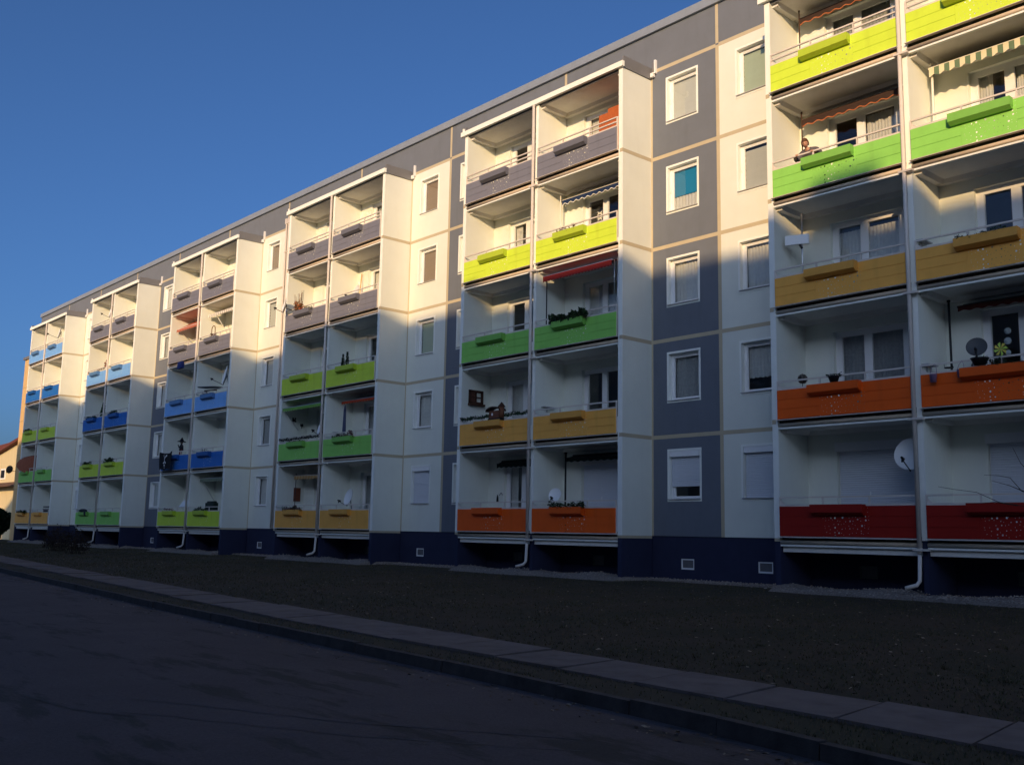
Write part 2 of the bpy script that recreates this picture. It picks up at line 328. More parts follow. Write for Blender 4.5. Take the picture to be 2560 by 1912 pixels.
for pid, k, wx in WIN:
    z = LV[k]+WZ0; wo = place('window', WME, bld, (wx, 0, z)); place('sill', SME, wo, (wx, 0, z))
    fl = FILL.get((pid, k)) or rnd.choice(['net', 'netg', 'net', 'net2', 'plain'])
    pn = place('pane', PME, wo, (wx, 0, z)); X, Z = wx+GX0, z+GZ0
    if fl == 'net': curtain(wo, X, Z, GXW, GZH, NET)
    elif fl == 'netg': curtain(wo, X, Z, GXW, GZH, NETG)
    elif fl == 'net2': curtain(wo, X, Z+.35, GXW, GZH-.35, NET)
    elif fl == 'plain': flat_blind(wo, X, Z, GXW, GZH, GREYB)
    elif fl == 'teal': flat_blind(wo, X, Z+.42, GXW, GZH-.42, TEAL); curtain(wo, X, Z, GXW, .40, NET, 8, .215)
    elif fl == 'mint': slat_blind(wo, X, Z, GXW, GZH, MINT, .13)
    elif fl == 'slats': slat_blind(wo, X, Z, GXW, GZH, GREYB, .14, tilt=.05)
    elif fl == 'taupe': flat_blind(wo, X, Z, GXW, GZH, TAUPE)
    elif fl == 'tilt': curtain(wo, X, Z, GXW, GZH, NETG); pn.rotation_euler = (R(7), 0, 0); pn.location.y -= 0.02; pn.location.z -= 0.01
    elif fl == 'shut': shutter(wo, wx+.08, z+.07, WW-.16, z+WZ1-WZ0-.22, z+WZ1-WZ0-.065, .10, False)
    elif fl == 'shut70': shutter(wo, wx+.08, z+.42, WW-.16, z+WZ1-WZ0-.22, z+WZ1-WZ0-.065, .10, False)
# basement windows
for dk in (0, 1):
    b_ = MB(); W, H = 0.45, 0.29
    for x0, x1, z0, z1 in ((0, W, H-.035, H), (0, W, 0, .045), (0, .035, .045, H-.035), (W-.035, W, .045, H-.035)): b_.box(x0, x1, .04, .09, z0, z1)
    me_ = b_.mesh('basement_window', DPVC if dk else PVC)
    b_ = MB(); b_.face([(.03, .06, .04), (W-.03, .06, .04), (W-.03, .06, H-.03), (.03, .06, H-.03)]); pm_ = b_.mesh('pane', mat('basement_mesh_pane', (.13, .13, .14), .5, .1, 8))
    for x0, x1, z0, z1, q in hb:
        if q == dk: o = place('basement_window', me_, bld, (x0, 0.0, z0)); place('pane', pm_, o, (x0, 0.0, z0))
# balcony doors
def door_mesh():
    m = MB(); W = DOOR[1]-DOOR[0]; H = DOOR[2]; D = 0.12
    m.face([(0, 0, 0), (0, D, 0), (0, D, H), (0, 0, H)]); m.face([(W, 0, 0), (W, 0, H), (W, D, H), (W, D, 0)]); m.face([(0, 0, H), (0, D, H), (W, D, H), (W, 0, H)]); m.face([(0, 0, 0), (W, 0, 0), (W, D, 0), (0, D, 0)])
    y0, y1 = D, D+.07
    for x0, x1, z0, z1 in ((0, W, H-.07, H), (0, W, 0, .10), (0, .17, .10, H-.07), (.76, .97, .10, H-.07), (1.76, W, .10, H-.07), (.17, .76, H-.14, H-.07), (.97, 1.76, H-.14, H-.07), (.97, 1.76, .10, .75)): m.box(x0, x1, y0, y1, z0, z1, 1)
    m.box(.80, .82, y0-.05, y0, 1.02, 1.14, 1)
    return m.mesh('balcony_door', [INNER, PVC])
DME = door_mesh()
p_ = MB(); p_.face([(.16, .15, .09), (.77, .15, .09), (.77, .15, DOOR[2]-.13), (.16, .15, DOOR[2]-.13)]); p_.face([(.96, .15, .74), (1.77, .15, .74), (1.77, .15, DOOR[2]-.13), (.96, .15, DOOR[2]-.13)]); DPM = p_.mesh('pane', GLASS)
DF = {(0, 0, 3): 'opendoor', (0, 0, 0): 'shut', (0, 1, 0): 'shut', (1, 1, 0): 'shut', (0, 0, 2): 'valnet', (0, 0, 1): 'netg', (1, 0, 4): 'none', (1, 1, 3): 'none', (1, 1, 1): 'none', (0, 1, 3): 'side', (0, 1, 2): 'none', (0, 1, 1): 'none', (0, 0, 4): 'netg', (1, 1, 4): 'net'}
for q, s_, x in BAYS:
    for l in range(5):
        z = LV[l]; X = x+DOOR[0]; d = place('balcony_door', DME, bld, (X, 0, z)); place('pane', DPM, d, (X, 0, z))
        fl = DF.get((q, s_, l)) or rnd.choice(['net', 'netg', 'side', 'netg', 'none'])
        if fl == 'net': curtain(d, X+.1, z+.05, 1.75, 2.15, NET, 18)
        elif fl == 'netg': curtain(d, X+.1, z+.05, 1.75, 2.15, NETG, 18)
        elif fl == 'valnet': curtain(d, X+.1, z+.05, 1.75, 2.02, NET, 18)
        elif fl == 'side': curtain(d, X+.12, z+.05, .33, 2.15, NET, 5); curtain(d, X+.97, z+.05, .3, 2.15, NET, 5)
        elif fl == 'opendoor': curtain(d, X+.97, z+.05, .85, 2.1, NET, 10)
        elif fl == 'shut': shutter(d, X+.03, z+.06, DOOR[1]-DOOR[0]-.06, z+2.12, z+2.33, .0+.105, True)

# ------------------------------------------------------------------ balcony towers
ROWS = [['red', 'orange', 'ochre', 'green', 'lime'], ['orange', 'ochre', 'green', 'lime', 'grey'], ['ochre', 'green', 'lime', 'grey', 'grey'],
        ['lime', 'blue', 'lightblue', 'grey', 'grey'], ['green', 'lime', 'blue', 'lightblue', 'grey'], ['ochre', 'green', 'lime', 'blue', 'lightblue']]
def side_mesh(sg):
    m = MB(); xo, xi = sg*HW, sg*3.57; a, b = min(xo, xi), max(xo, xi)
    m.box(a, b, PF+.02, -0.001, 0, 13.76); m.box(a-.004, b+.004, PF, PF+.02, 0, 13.76, 1); m.box(a, b, PF+.005, -0.001, -1.6, 0, 2)
    for k in range(1, 5):
        z = LV[k]
        if sg > 0: m.box(xi+.05, xo+.006, PF-.004, -0.008, z-.055, z+.055, 3)
        else: m.box(xo-.006, xi-.05, PF-.004, -0.008, z-.055, z+.055, 3)
    m.box(a-.003, b+.003, PF-.003, -0.008, -.075, -.001, 3)
    return m.mesh('side_wall', [WHITE, POST, NAVY, BAND])
SIDE = [side_mesh(-1), side_mesh(1)]
m = MB(); m.box(-.06, .06, PF+.04, -.001, 0, 13.76); m.box(-.062, .062, PF+.01, PF+.04, 0, 13.76, 1); m.box(-.06, .06, PF+.02, -.001, -1.6, 0, 2); PART = m.mesh('partition_wall', [INNER, POST, NAVY])
def slab_mesh(top):
    m = MB(); W = BW; t0, t1 = (-.15, -.06) if not top else (-.06, .14)
    m.box(0.001, W-.001, -1.20, -.002, t0, t1)
    rib = t0-.10
    m.xprism([(-.18, t0), (-.002, t0), (-.002, rib), (-.14, rib)], .001, W-.001)
    m.prism([(.001, t0), (.001, rib), (.15, rib), (.21, t0)], -1.15, -.18); m.prism([(W-.001, t0), (W-.21, t0), (W-.15, rib), (W-.001, rib)], -1.15, -.18)
    if not top:
        m.box(.002, W-.002, -1.21, -1.195, -.059, .085, 4); m.tube([(-.0, -1.25, -.085), (W, -1.25, -.085)], .046, 10, 1); m.box(0.0, W, -1.275, -1.19, -.187, -.145, 2); m.box(.0, W, -1.225, -1.201, -.145, -.12, 3)  # first box: added dark strip imitating shade behind the parapet foot
    else: m.box(0, W, -1.235, -1.2, t0-.03, t1, 3)
    return m.mesh('floor_slab', [SLAB, GUTTER, POST, GREYM, GAPSH])
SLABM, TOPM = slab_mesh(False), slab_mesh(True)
def parapet_mesh():
    m = MB(); W = BW; y0, y1 = -1.352, -1.337
    for x0, x1 in ((.035, 1.17), (2.34, W-.035)):
        m.box(x0, x1, y1, y1+.006, .055, .75, 0)
        for z0, z1 in ((.055, .283), (.291, .512), (.520, .75)): m.box(x0, x1, y0, y1, z0, z1, 0)
    m.box(1.172, 2.338, y0+.002, y0+.006, .055, .75, 1)
    m.hexa([(.0, -1.40, .018), (W, -1.40, .018), (W, -1.30, .018), (.0, -1.30, .018), (.0, -1.40, .030), (W, -1.40, .030), (W, -1.30, .052), (.0, -1.30, .052)], 2)
    m.box(.02, W-.02, -1.336, -1.295, .758, .798, 2)
    for x in (.02, 1.165, 2.33, W-.05): m.box(x, x+.03, -1.33, -1.30, .055, .757, 2)
    return m.mesh('parapet', [MATS['grey_panel'], MATS['grey_perforated'], RAIL])
PARM = parapet_mesh()
def rail_mesh(dbl):
    m = MB(); W = BW; zs = (.91, 1.05) if dbl else (.965,)
    for z in zs: m.box(.02, W-.02, -1.335, -1.295, z-.02, z+.016)
    for x in (.02, 1.165, 2.33, W-.055):
        m.box(x, x+.035, -1.332, -1.298, .798, zs[0]-.016)
        if dbl: m.box(x, x+.035, -1.332, -1.298, zs[0]+.016, zs[1]-.016)
    for x in (.055,): m.face([(x, -1.31, .80), (x+.12, -1.31, .80), (x, -1.31, .9)])
    return m.mesh('railing', RAIL)
RAILM = [rail_mesh(False), rail_mesh(True)]
m = MB(); X0, X1 = .96, 2.27
m.xprism([(-1.353, .535), (-1.42, .535), (-1.525, .60), (-1.525, .785), (-1.513, .785), (-1.513, .62), (-1.365, .62), (-1.365, .785), (-1.353, .785)], X0, X1)
m.box(X0-.006, X0, -1.522, -1.353, .60, .782); m.box(X1, X1+.006, -1.522, -1.353, .60, .782)
m.box(X0+.001, X1-.001, -1.512, -1.367, .62, .73, 1)
SOIL = mat('potting_soil', (.03, .02, .014), .95, .3, 20)
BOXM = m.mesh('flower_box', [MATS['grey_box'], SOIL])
DESC = ['nearest balcony tower with red bottom parapets, then orange, ochre, green and lime above', 'balcony tower with orange bottom parapets below ochre, green, lime and grey', 'balcony tower with ochre bottom parapets below green, lime and two grey rows',
        'balcony tower with lime bottom parapets below deep blue, light blue and two grey rows', 'balcony tower with green bottom parapets below lime, deep blue, light blue and grey', 'farthest balcony tower with ochre bottom and light blue top parapets beside the orange block']
TOW = []
for k, c in enumerate(CS):
    t = thing('balcony_tower', (c, -.65, GZ), DESC[k], 'balcony tower', 'towers of stacked balconies along the facade'); TOW.append(t); o0 = (c, 0, 0)
    for q in SIDE: place('side_wall', q, t, o0)
    place('partition_wall', PART, t, o0)
    for s_ in (0, 1):
        x = (c-3.57, c+.06)[s_]
        for l in range(5):
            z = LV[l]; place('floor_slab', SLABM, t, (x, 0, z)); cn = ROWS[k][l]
            p = place('parapet', PARM, t, (x, 0, z)); recolour(p, [MATS[cn+'_panel'], MATS[cn+'_perforated'], None])
            place('railing', RAILM[1 if l == 4 else 0], p, (x, 0, z))
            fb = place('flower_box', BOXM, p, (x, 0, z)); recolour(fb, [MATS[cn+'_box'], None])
        place('floor_slab', TOPM, t, (x, 0, 13.80))
    rf = MB(); rf.box(-3.86, 3.80, -1.39, -1.295, 13.765, 13.93); rf.box(-3.74, 3.74, -1.294, -.001, 13.95, 14.0, 1); rf.box(-3.70, 3.70, -1.294, -1.25, 13.77, 13.95, 1)
    rf.box(3.69, 3.76, -1.29, -.001, 13.765, 14.12, 1); rf.box(-3.76, -3.69, -1.29, -.001, 13.765, 14.12, 1); rf.box(-3.80, -3.74, -1.36, -1.30, 13.93, 14.06)
    rf.box(3.765, 3.90, -.03, -.009, 13.93, 14.30, 1); rf.box(3.905, 3.96, -.09, -.009, 13.90, 14.33, 2); rf.box(3.78, 3.90, -.12, -.031, 13.80, 13.93, 2)
    part(rf, 'roof_cap', [POST, GREYM, PVC], t, o0)
    d = MB(); d.tube([(-.075, -1.375, 13.76), (-.075, -1.375, -.28)], .047, 12)
    d.tube([(-.075, -1.375, -.30), (-.085, -1.40, -.84), (-.12, -1.47, -.93), (-.30, -1.62, -1.0)], .043, 10)
    for l in range(0, 5): d.box(-.20, .13, -1.43, -1.30, LV[l]-.215, LV[l]-.17)
    part(d, 'downpipe', RAIL, t, o0)
    for sg in (0,):
        bm_ = MB(); bm_.box(-3.55, -.07, -1.20, -1.12, -.32, -.19); bm_.box(.07, 3.55, -1.20, -1.12, -.32, -.19); part(bm_, 'edge_beam', SLAB, t, o0)

exec_after = []
# ------------------------------------------------------------------ lower orange block at the far end, house, block across the street
ORANGE = mat('apricot_plaster', (.62, .42, .20), .9, .04, 1, .2, 40, dirt=.2)
ob = thing('apartment_building', (-82, 0, GZ), 'lower plain apricot coloured block at the far end of the long facade', 'apartment block')
q = MB(); q.box(-83.0, -78.6, .35, 11, -1.6, 12.6); part(q, 'wall', ORANGE, ob)
q = MB(); q.box(-83.1, -78.58, .22, 11.1, 12.6, 12.8); part(q, 'roof_edge', GREYM, ob)
q = MB()
for z in (2.6, 5.2, 7.8, 10.4): q.box(-83.0, -78.6, .342, .36, z-.03, z+.03)
part(q, 'joint_strip', mat('apricot_joint', (.46, .33, .17), .9, .05, 3), ob)
YEL = mat('yellow_render', (.56, .47, .29), .9, .04, 1, .2, 30, dirt=.1); TILE = mat('red_roof_tile', (.13, .04, .03), .8, .2, 6, .5, 30)
hs_ = thing('house', (-110, 10, GZ), 'small sunlit yellow house with red tiled gable roof at the far left', 'house')
q = MB(); hx0, hx1, hz = -118.0, -104.2, 4.6
# gable faces the street (-y); the ridge runs away from it
gw = [(hx0, -1.5), (hx1, -1.5), (hx1, 6.6), ((hx0+hx1)/2+4, 9.2), (hx0, 4.6)]
q.prism([(-113.5, -1.5), (-99.0, -1.5), (-99.0, 8.2), (-113.5, 6.30)], 6.0, 18); part(q, 'wall', YEL, hs_)
q = MB(); q.prism([(-114.3, 6.22), (-98.0, 8.36), (-98.0, 8.6), (-104.8, 7.75), (-114.3, 7.5)], 5.5, 18.4); part(q, 'roof', TILE, hs_)
q = MB(); q.box(-108.4, -106.9, 5.93, 6.0, 4.3, 5.35); w_ = part(q, 'window', PVC, hs_); q = MB(); q.box(-108.2, -107.05, 5.9, 5.935, 4.45, 5.2); part(q, 'pane', BLACK, w_)
q = MB(); q.xprism([(4.9, 3.45), (6.0, 3.9), (6.0, 3.98), (4.9, 3.55)], -113.0, -100); part(q, 'porch_roof', mat('brown_roof_felt', (.12, .07, .05), .9, .2, 5), hs_)

OPW = mat('grey_concrete_facade', (.30, .29, .28), .9, .06, 1, .2, 30, dirt=.2)
op = thing('apartment_building', (0, -50, -1.5), 'panel apartment block across the street whose roof line shades the lower storeys', 'apartment block')
q = MB(); q.box(-50, 2.0, -56, -45, -1.6, 20.60); part(q, 'wall', OPW, op)
q = MB(); q.box(2.001, 62, -56, -45, -1.6, 20.32); part(q, 'wall', OPW, op)
q = MB(); q.box(-68, -50.01, -55, -45, -1.6, 18.3); part(q, 'wing', OPW, op)
q = MB(); q.box(15.3, 16.7, -46.2, -45.4, 20.26, 20.98); part(q, 'roof_vent', GREYM, op)
q = MB(); q.box(0, 1.3, 0, .08, 0, 1.45); ow = q.mesh('window', PVC); q = MB(); q.box(.1, 1.2, .081, .086, .1, 1.35); owp = q.mesh('pane', mat('dark_glass', (.02, .025, .03), .05, .1, 1, spec=.6))
for i in range(14):
    for l in range(7): o = place('window', ow, op, (-47.5+i*8.0, -44.999, 1.0+l*2.8)); place('pane', owp, o, (-47.5+i*8.0, -44.999, 1.0+l*2.8))

# ------------------------------------------------------------------ ground
def lerp_poly(pts, x):
    for (x0, y0), (x1, y1) in zip(pts, pts[1:]):
        if x0 <= x <= x1: return y0+(y1-y0)*(x-x0)/(x1-x0)
    return pts[0][1] if x < pts[0][0] else pts[-1][1]
PFAR = [(-130, -1.0), (-80, -5.9), (-48.2, -9.42), (-33, -11.15), (-17.95, -12.75), (-9.76, -13.45), (-6.0, -13.75), (-3.6, -13.88), (14, -14.9)]
PNEAR = [(-130, -2.4), (-80, -7.4), (-40.4, -11.5), (-25, -13.1), (-14.93, -14.2), (-8.55, -14.60), (-5.75, -14.80), (-3.48, -14.98), (14, -16.1)]
KERB = [(-130, -3.6), (-80, -8.5), (-35, -12.9), (-20, -14.35), (-7.7, -15.36), (-5.05, -15.62), (-3.3, -15.90), (14, -17.4)]
PZ, RZ = -1.40, -1.52
XS = [-130+i*1.5 for i in range(97)]
gd = MB(); gd.face([(-900, -900, -1.62), (900, -900, -1.62), (900, 900, -1.62), (-900, 900, -1.62)])
struct(gd, 'ground', mat('far_ground', (.05, .05, .03), .95, .2, .3))

def asphalt():
    m = mat('asphalt', (.076, .061, .063), .85, .16, .9, .45, 160); t = m.node_tree; N = t.nodes; L = t.links; b = N['Principled BSDF']
    src = b.inputs['Base Color'].links[0].from_socket; tc = N['Texture Coordinate'] if 'Texture Coordinate' in N else N.new('ShaderNodeTexCoord')
    mp = N.new('ShaderNodeMapping'); mp.inputs['Rotation'].default_value = (0, 0, R(12)); mp.inputs['Scale'].default_value = (.35, 1.5, 1); L.new(tc.outputs['Object'], mp.inputs[0])
    n1 = N.new('ShaderNodeTexNoise'); n1.inputs['Scale'].default_value = 1.1; n1.inputs['Detail'].default_value = 10; n1.inputs['Roughness'].default_value = .72; L.new(mp.outputs[0], n1.inputs['Vector'])
    rp = N.new('ShaderNodeValToRGB'); rp.color_ramp.elements[0].position = .545; rp.color_ramp.elements[1].position = .60; rp.color_ramp.elements[0].color = (1, 1, 1, 1); rp.color_ramp.elements[1].color = (.48, .53, .48, 1)
    L.new(n1.outputs['Fac'], rp.inputs['Fac'])
    n2 = N.new('ShaderNodeTexNoise'); n2.inputs['Scale'].default_value = 45; n2.inputs['Detail'].default_value = 6; n2.inputs['Roughness'].default_value = .8; L.new(tc.outputs['Object'], n2.inputs['Vector'])
    r2_ = N.new('ShaderNodeValToRGB'); r2_.color_ramp.elements[0].position = .3; r2_.color_ramp.elements[1].position = .75; r2_.color_ramp.elements[0].color = (.6, .6, .6, 1); r2_.color_ramp.elements[1].color = (1.5, 1.5, 1.5, 1); L.new(n2.outputs['Fac'], r2_.inputs['Fac'])
    for c_ in (rp, r2_):
        mx = N.new('ShaderNodeMix'); mx.data_type = 'RGBA'; mx.blend_type = 'MULTIPLY'; mx.inputs[0].default_value = 1; L.new(src, mx.inputs[6]); L.new(c_.outputs['Color'], mx.inputs[7]); src = mx.outputs[2]
    L.new(src, b.inputs['Base Color']); return m
ASP = asphalt()
rd = MB()
for a, b in zip(XS, XS[1:]): rd.face([(a, -26.0, RZ), (b, -26.0, RZ), (b, lerp_poly(KERB, b)-.001, RZ), (a, lerp_poly(KERB, a)-.001, RZ)])
struct(rd, 'road', ASP)
crk = MB(); TAR = mat('tar_seam', (.016, .016, .017), .7, .2, 5); CR2 = mat('worn_seam', (.085, .08, .085), .9, .2, 8); rg = random.Random(11)
def seam(pts, wd, m):
    P = [Vector((x, y, RZ+.004)) for x, y in pts]; Q = []
    for p0, p1 in zip(P, P[1:]):
        for i in range(12): Q.append(p0.lerp(p1, i/12)+Vector((rg.uniform(-.02, .02), rg.uniform(-.02, .02), 0)))
    Q.append(P[-1]); n_ = [(Q[min(i+1, len(Q)-1)]-Q[max(i-1, 0)]).normalized().cross(Vector((0, 0, 1)))*wd*rg.uniform(.3, 1) for i in range(len(Q))]
    for i in range(len(Q)-1): crk.face([Q[i]-n_[i], Q[i]+n_[i], Q[i+1]+n_[i+1], Q[i+1]-n_[i+1]], m)
seam([(-9.2, -18.6), (-7.0, -17.6), (-5.5, -16.6)], .018, 1); seam([(-8.6, -18.9), (-6.6, -17.9), (-5.2, -16.9)], .014, 1)
seam([(-9.9, -19.3), (-8.9, -19.2), (-8.3, -18.9)], .03, 0); 
struct(crk, 'road_seams', [TAR, CR2])

def ground_mat(name, c1, c2, c3, sc_, bmp):
    m = mat(name, c1, .95, .25, sc_, bmp, 70); t = m.node_tree; N = t.nodes; L = t.links; b = N['Principled BSDF']; src = b.inputs['Base Color'].links[0].from_socket
    tc = N['Texture Coordinate']; n1 = N.new('ShaderNodeTexNoise'); n1.inputs['Scale'].default_value = .55; n1.inputs['Detail'].default_value = 8; L.new(tc.outputs['Object'], n1.inputs['Vector'])
    rp = N.new('ShaderNodeValToRGB'); rp.color_ramp.elements[0].position = .4; rp.color_ramp.elements[1].position = .62; rp.color_ramp.elements[0].color = (*c2, 1); rp.color_ramp.elements[1].color = (*c3, 1); L.new(n1.outputs['Fac'], rp.inputs['Fac'])
    mx = N.new('ShaderNodeMix'); mx.data_type = 'RGBA'; mx.inputs[0].default_value = .6; L.new(src, mx.inputs[6]); L.new(rp.outputs['Color'], mx.inputs[7]); L.new(mx.outputs[2], b.inputs['Base Color']); return m
LAWNM = ground_mat('lawn_soil', (.036, .028, .018), (.026, .026, .014), (.052, .038, .026), 9, .9)
rl = random.Random(5)
lw = MB(); YN = 9
def lawn_z(x, t): return GZ+(PZ-.0-GZ)*t+.015*math.sin(x*1.7+t*9)*math.sin(t*3.1)
def lawn_y(x, t): y0 = -.02; return y0+(lerp_poly(PFAR, x)-.0-y0)*t
for a, b in zip(XS, XS[1:]):
    for j in range(YN):
        t0, t1 = j/YN, (j+1)/YN; lw.face([(a, lawn_y(a, t1), lawn_z(a, t1)), (b, lawn_y(b, t1), lawn_z(b, t1)), (b, lawn_y(b, t0), lawn_z(b, t0)), (a, lawn_y(a, t0), lawn_z(a, t0))])
struct(lw, 'lawn', LAWNM)
CONC = mat('path_concrete', (.150, .122, .112), .9, .20, 2.6, .5, 70, dirt=.35)
pt = MB(); x = -130.0; sub = MB()
while x < 13.5:
    L_ = 1.12; a, b = x+.02, x+L_-.02; dz = rl.uniform(-.012, .012); dz2 = rl.uniform(-.008, .008); sk = .16
    ya, yb, na, nb = lerp_poly(PFAR, a), lerp_poly(PFAR, b), lerp_poly(PNEAR, a), lerp_poly(PNEAR, b); z0 = PZ-.08; zt = PZ+.022+dz
    pt.hexa([(a+sk, na, z0), (b+sk, nb, z0), (b, yb, z0), (a, ya, z0), (a+sk, na, zt), (b+sk, nb, zt+dz2), (b, yb, zt), (a, ya, zt-dz2)])
    x += L_
struct(pt, 'path', CONC)
vg = MB()
for a, b in zip(XS, XS[1:]): vg.face([(a, lerp_poly(KERB, a)+.1, PZ-.012), (b, lerp_poly(KERB, b)+.1, PZ-.012), (b, lerp_poly(PFAR, b)+.1, PZ-.012), (a, lerp_poly(PFAR, a)+.1, PZ-.012)])
struct(vg, 'verge', ground_mat('verge_soil', (.045, .035, .022), (.030, .032, .014), (.055, .042, .028), 12, .8))
kb = MB(); x = -130.0
while x < 13.5:
    a, b = x+.006, x+.994; dz = rl.uniform(-.008, .008); ya, yb = lerp_poly(KERB, a), lerp_poly(KERB, b); oy = rl.uniform(-.01, .01)
    kb.hexa([(a, ya+oy, -1.6), (b, yb+oy, -1.6), (b, yb+.12+oy, -1.6), (a, ya+.12+oy, -1.6), (a, ya+.02+oy, PZ+dz), (b, yb+.02+oy, PZ+dz), (b, yb+.12+oy, PZ+dz), (a, ya+.12+oy, PZ+dz)]); x += 1.0
struct(kb, 'kerb', mat('kerb_stone', (.058, .050, .048), .9, .3, 5, .4, 60, dirt=.4))
# gravel bed along the wall
gv = MB(); gr = random.Random(8); GS = .25; gx = [XL+i*GS for i in range(int((-5-XL)/GS))]
def inb(x):
    for c in CS:
        if abs(x-c) < HW+.02: return True
    return False
def gedge(x): return -1.72 if inb(x) else -.55
def gheap(x, t): return GZ+.02+(.02+.12*math.sin(math.pi*min(1, t*1.3))*(.6+.4*math.sin(x*2.1)) if inb(x) else .03*math.sin(math.pi*t))+gr.uniform(-.02, .02)
NG = 6; rows = []
for x in gx:
    e = gedge(x); rows.append([(x, e+(0-.0-e)*t/NG, gheap(x, t/NG) if t else GZ-.03) for t in range(NG+1)])
for ra, rb in zip(rows, rows[1:]):
    for j in range(NG): gv.face([ra[j], rb[j], rb[j+1], ra[j+1]], 0, True)
GRV = [mat('gravel_bed', (.21, .175, .15), .95, .5, 22, 1.0, 40), mat('pale_pebble', (.34, .29, .25), .9, .3, 15), mat('tan_pebble', (.22, .16, .12), .9, .3, 15)]
for i in range(5200):
    x = -8-(gr.random()**1.6)*68; t = gr.random(); e = gedge(x); y = e+(-e)*t; z = gheap(x, t)+.005; r = gr.uniform(.012, .034); mm = gr.choice((1, 1, 2)); a = gr.uniform(0, 3)
    P = [Vector((x, y, z))+Vector((math.cos(a+k*1.57)*r*gr.uniform(.7, 1.3), math.sin(a+k*1.57)*r*gr.uniform(.7, 1.3), 0)) for k in range(4)]; tp = Vector((x, y, z+r*.8))
    for k in range(4): gv.face([P[k], P[(k+1) % 4], tp], mm)
struct(gv, 'gravel', GRV, 'stuff')
# grass and fallen leaves
gs = MB(); rg = random.Random(21); GM = [mat('grass_olive', (.085, .078, .036), .85, .3, 3), mat('grass_straw', (.13, .098, .060), .9, .3, 3), mat('grass_dark', (.062, .060, .030), .85, .3, 3)]
def blade(x, y, z, h, w_, mm):
    a = rg.uniform(0, 6.28); dx, dy = math.cos(a)*w_, math.sin(a)*w_; lx, ly = rg.uniform(-.6, .6)*h, rg.uniform(-.6, .6)*h
    gs.face([(x-dx, y-dy, z), (x+dx, y+dy, z), (x+lx, y+ly, z+h)], mm)
n = 0
while n < 62000:
    x = -3-(rg.random()**1.8)*75; t = rg.random(); y = lawn_y(x, t)
    if y > gedge(x)-.05: continue
    if math.sin(x*.9)*math.sin(y*1.3+x*.4)+rg.uniform(-.8, .8) < -.55: continue
    blade(x, y, lawn_z(x, t), rg.uniform(.012, .036)*(1+.01*abs(x)), rg.uniform(.005, .010)*(1+.02*abs(x)), rg.choice((0, 0, 1, 2, 2))); n += 1
for i in range(9000):
    x = -2.5-(rg.random()**1.7)*60; y0, y1 = lerp_poly(KERB, x)+.12, lerp_poly(PNEAR, x); e = rg.random(); y = y0+(y1-y0)*(e if rg.random() < .6 else rg.choice((e*.15, 1-e*.1)))
    if math.sin(x*1.3)+rg.uniform(-1.2, 1.2) < -.2: continue
    blade(x, y, PZ-.01, rg.uniform(.012, .035), rg.uniform(.005, .010), rg.choice((0, 1, 1, 2)))
for i in range(420):
    x = -3-(rg.random()**1.7)*45; t = rg.random()**.6; y = lawn_y(x, t)
    if y > gedge(x)-.1: continue
    for k in range(rg.randint(8, 20)):
        a = rg.uniform(0, 6.28); r = rg.random()*.07; hh = rg.uniform(.03, .085); w_ = rg.uniform(.003, .006); xx, yy, z = x+r*math.cos(a), y+r*math.sin(a), lawn_z(x, t)
        gs.face([(xx-w_, yy, z), (xx+w_, yy, z), (xx+math.cos(a)*hh*.7, yy+math.sin(a)*hh*.7, z+hh)], rg.choice((0, 0, 1)))
struct(gs, 'grass', GM, 'stuff')
lf = MB()
for i in range(7500):
    x = -3-(rg.random()**1.5)*50; t = rg.random()**.7; y = lawn_y(x, t)
    if rg.random() < .12: y = lerp_poly(KERB, x)-rg.uniform(.02, .5); z = RZ+.006
    else: z = lawn_z(x, t)+rg.uniform(.012, .04)
    r = rg.uniform(.010, .034); a = rg.uniform(0, 6.28); tl = rg.uniform(-.4, .4)
    P = [(x+math.cos(a+k*1.57)*r*(1 if k % 2 else .55), y+math.sin(a+k*1.57)*r*(1 if k % 2 else .55), z+tl*r*(1 if k < 2 else -.2)) for k in range(4)]; lf.face(P, rg.choice((0, 0, 1, 2)))
struct(lf, 'leaf_litter', [mat('dry_leaf', (.10, .062, .035), .9, .3, 9), mat('pale_leaf', (.30, .24, .17), .9, .3, 9), mat('dark_leaf', (.045, .03, .02), .9, .3, 9)], 'stuff')
#@@DETAILS@@
# ------------------------------------------------------------------ things on the balconies
def wavy(mb, x0, x1, y, zt, h, amp, nw, m=0, me=None, th=.006, alt=None):
    """a hanging valance with a scalloped lower edge; alt = material index list cycling along x"""
    n = nw*6
    for i in range(n):
        xa, xb = x0+(x1-x0)*i/n, x0+(x1-x0)*(i+1)/n
        za, zb = (zt-h-amp*math.cos(2*math.pi*nw*j/n)*.5 for j in (i, i+1)); mm = alt[(i//3) % len(alt)] if alt else m
        e = .022 if me is not None else 0
        mb.hexa([(xa, y, za+e), (xb, y, zb+e), (xb, y+th, zb+e), (xa, y+th, za+e), (xa, y, zt), (xb, y, zt), (xb, y+th, zt), (xa, y+th, zt)], mm)
        if me is not None: mb.hexa([(xa, y-.002, za), (xb, y-.002, zb), (xb, y+th+.002, zb), (xa, y+th+.002, za), (xa, y-.002, za+e), (xb, y-.002, zb+e), (xb, y+th+.002, zb+e), (xa, y+th+.002, za+e)], me)
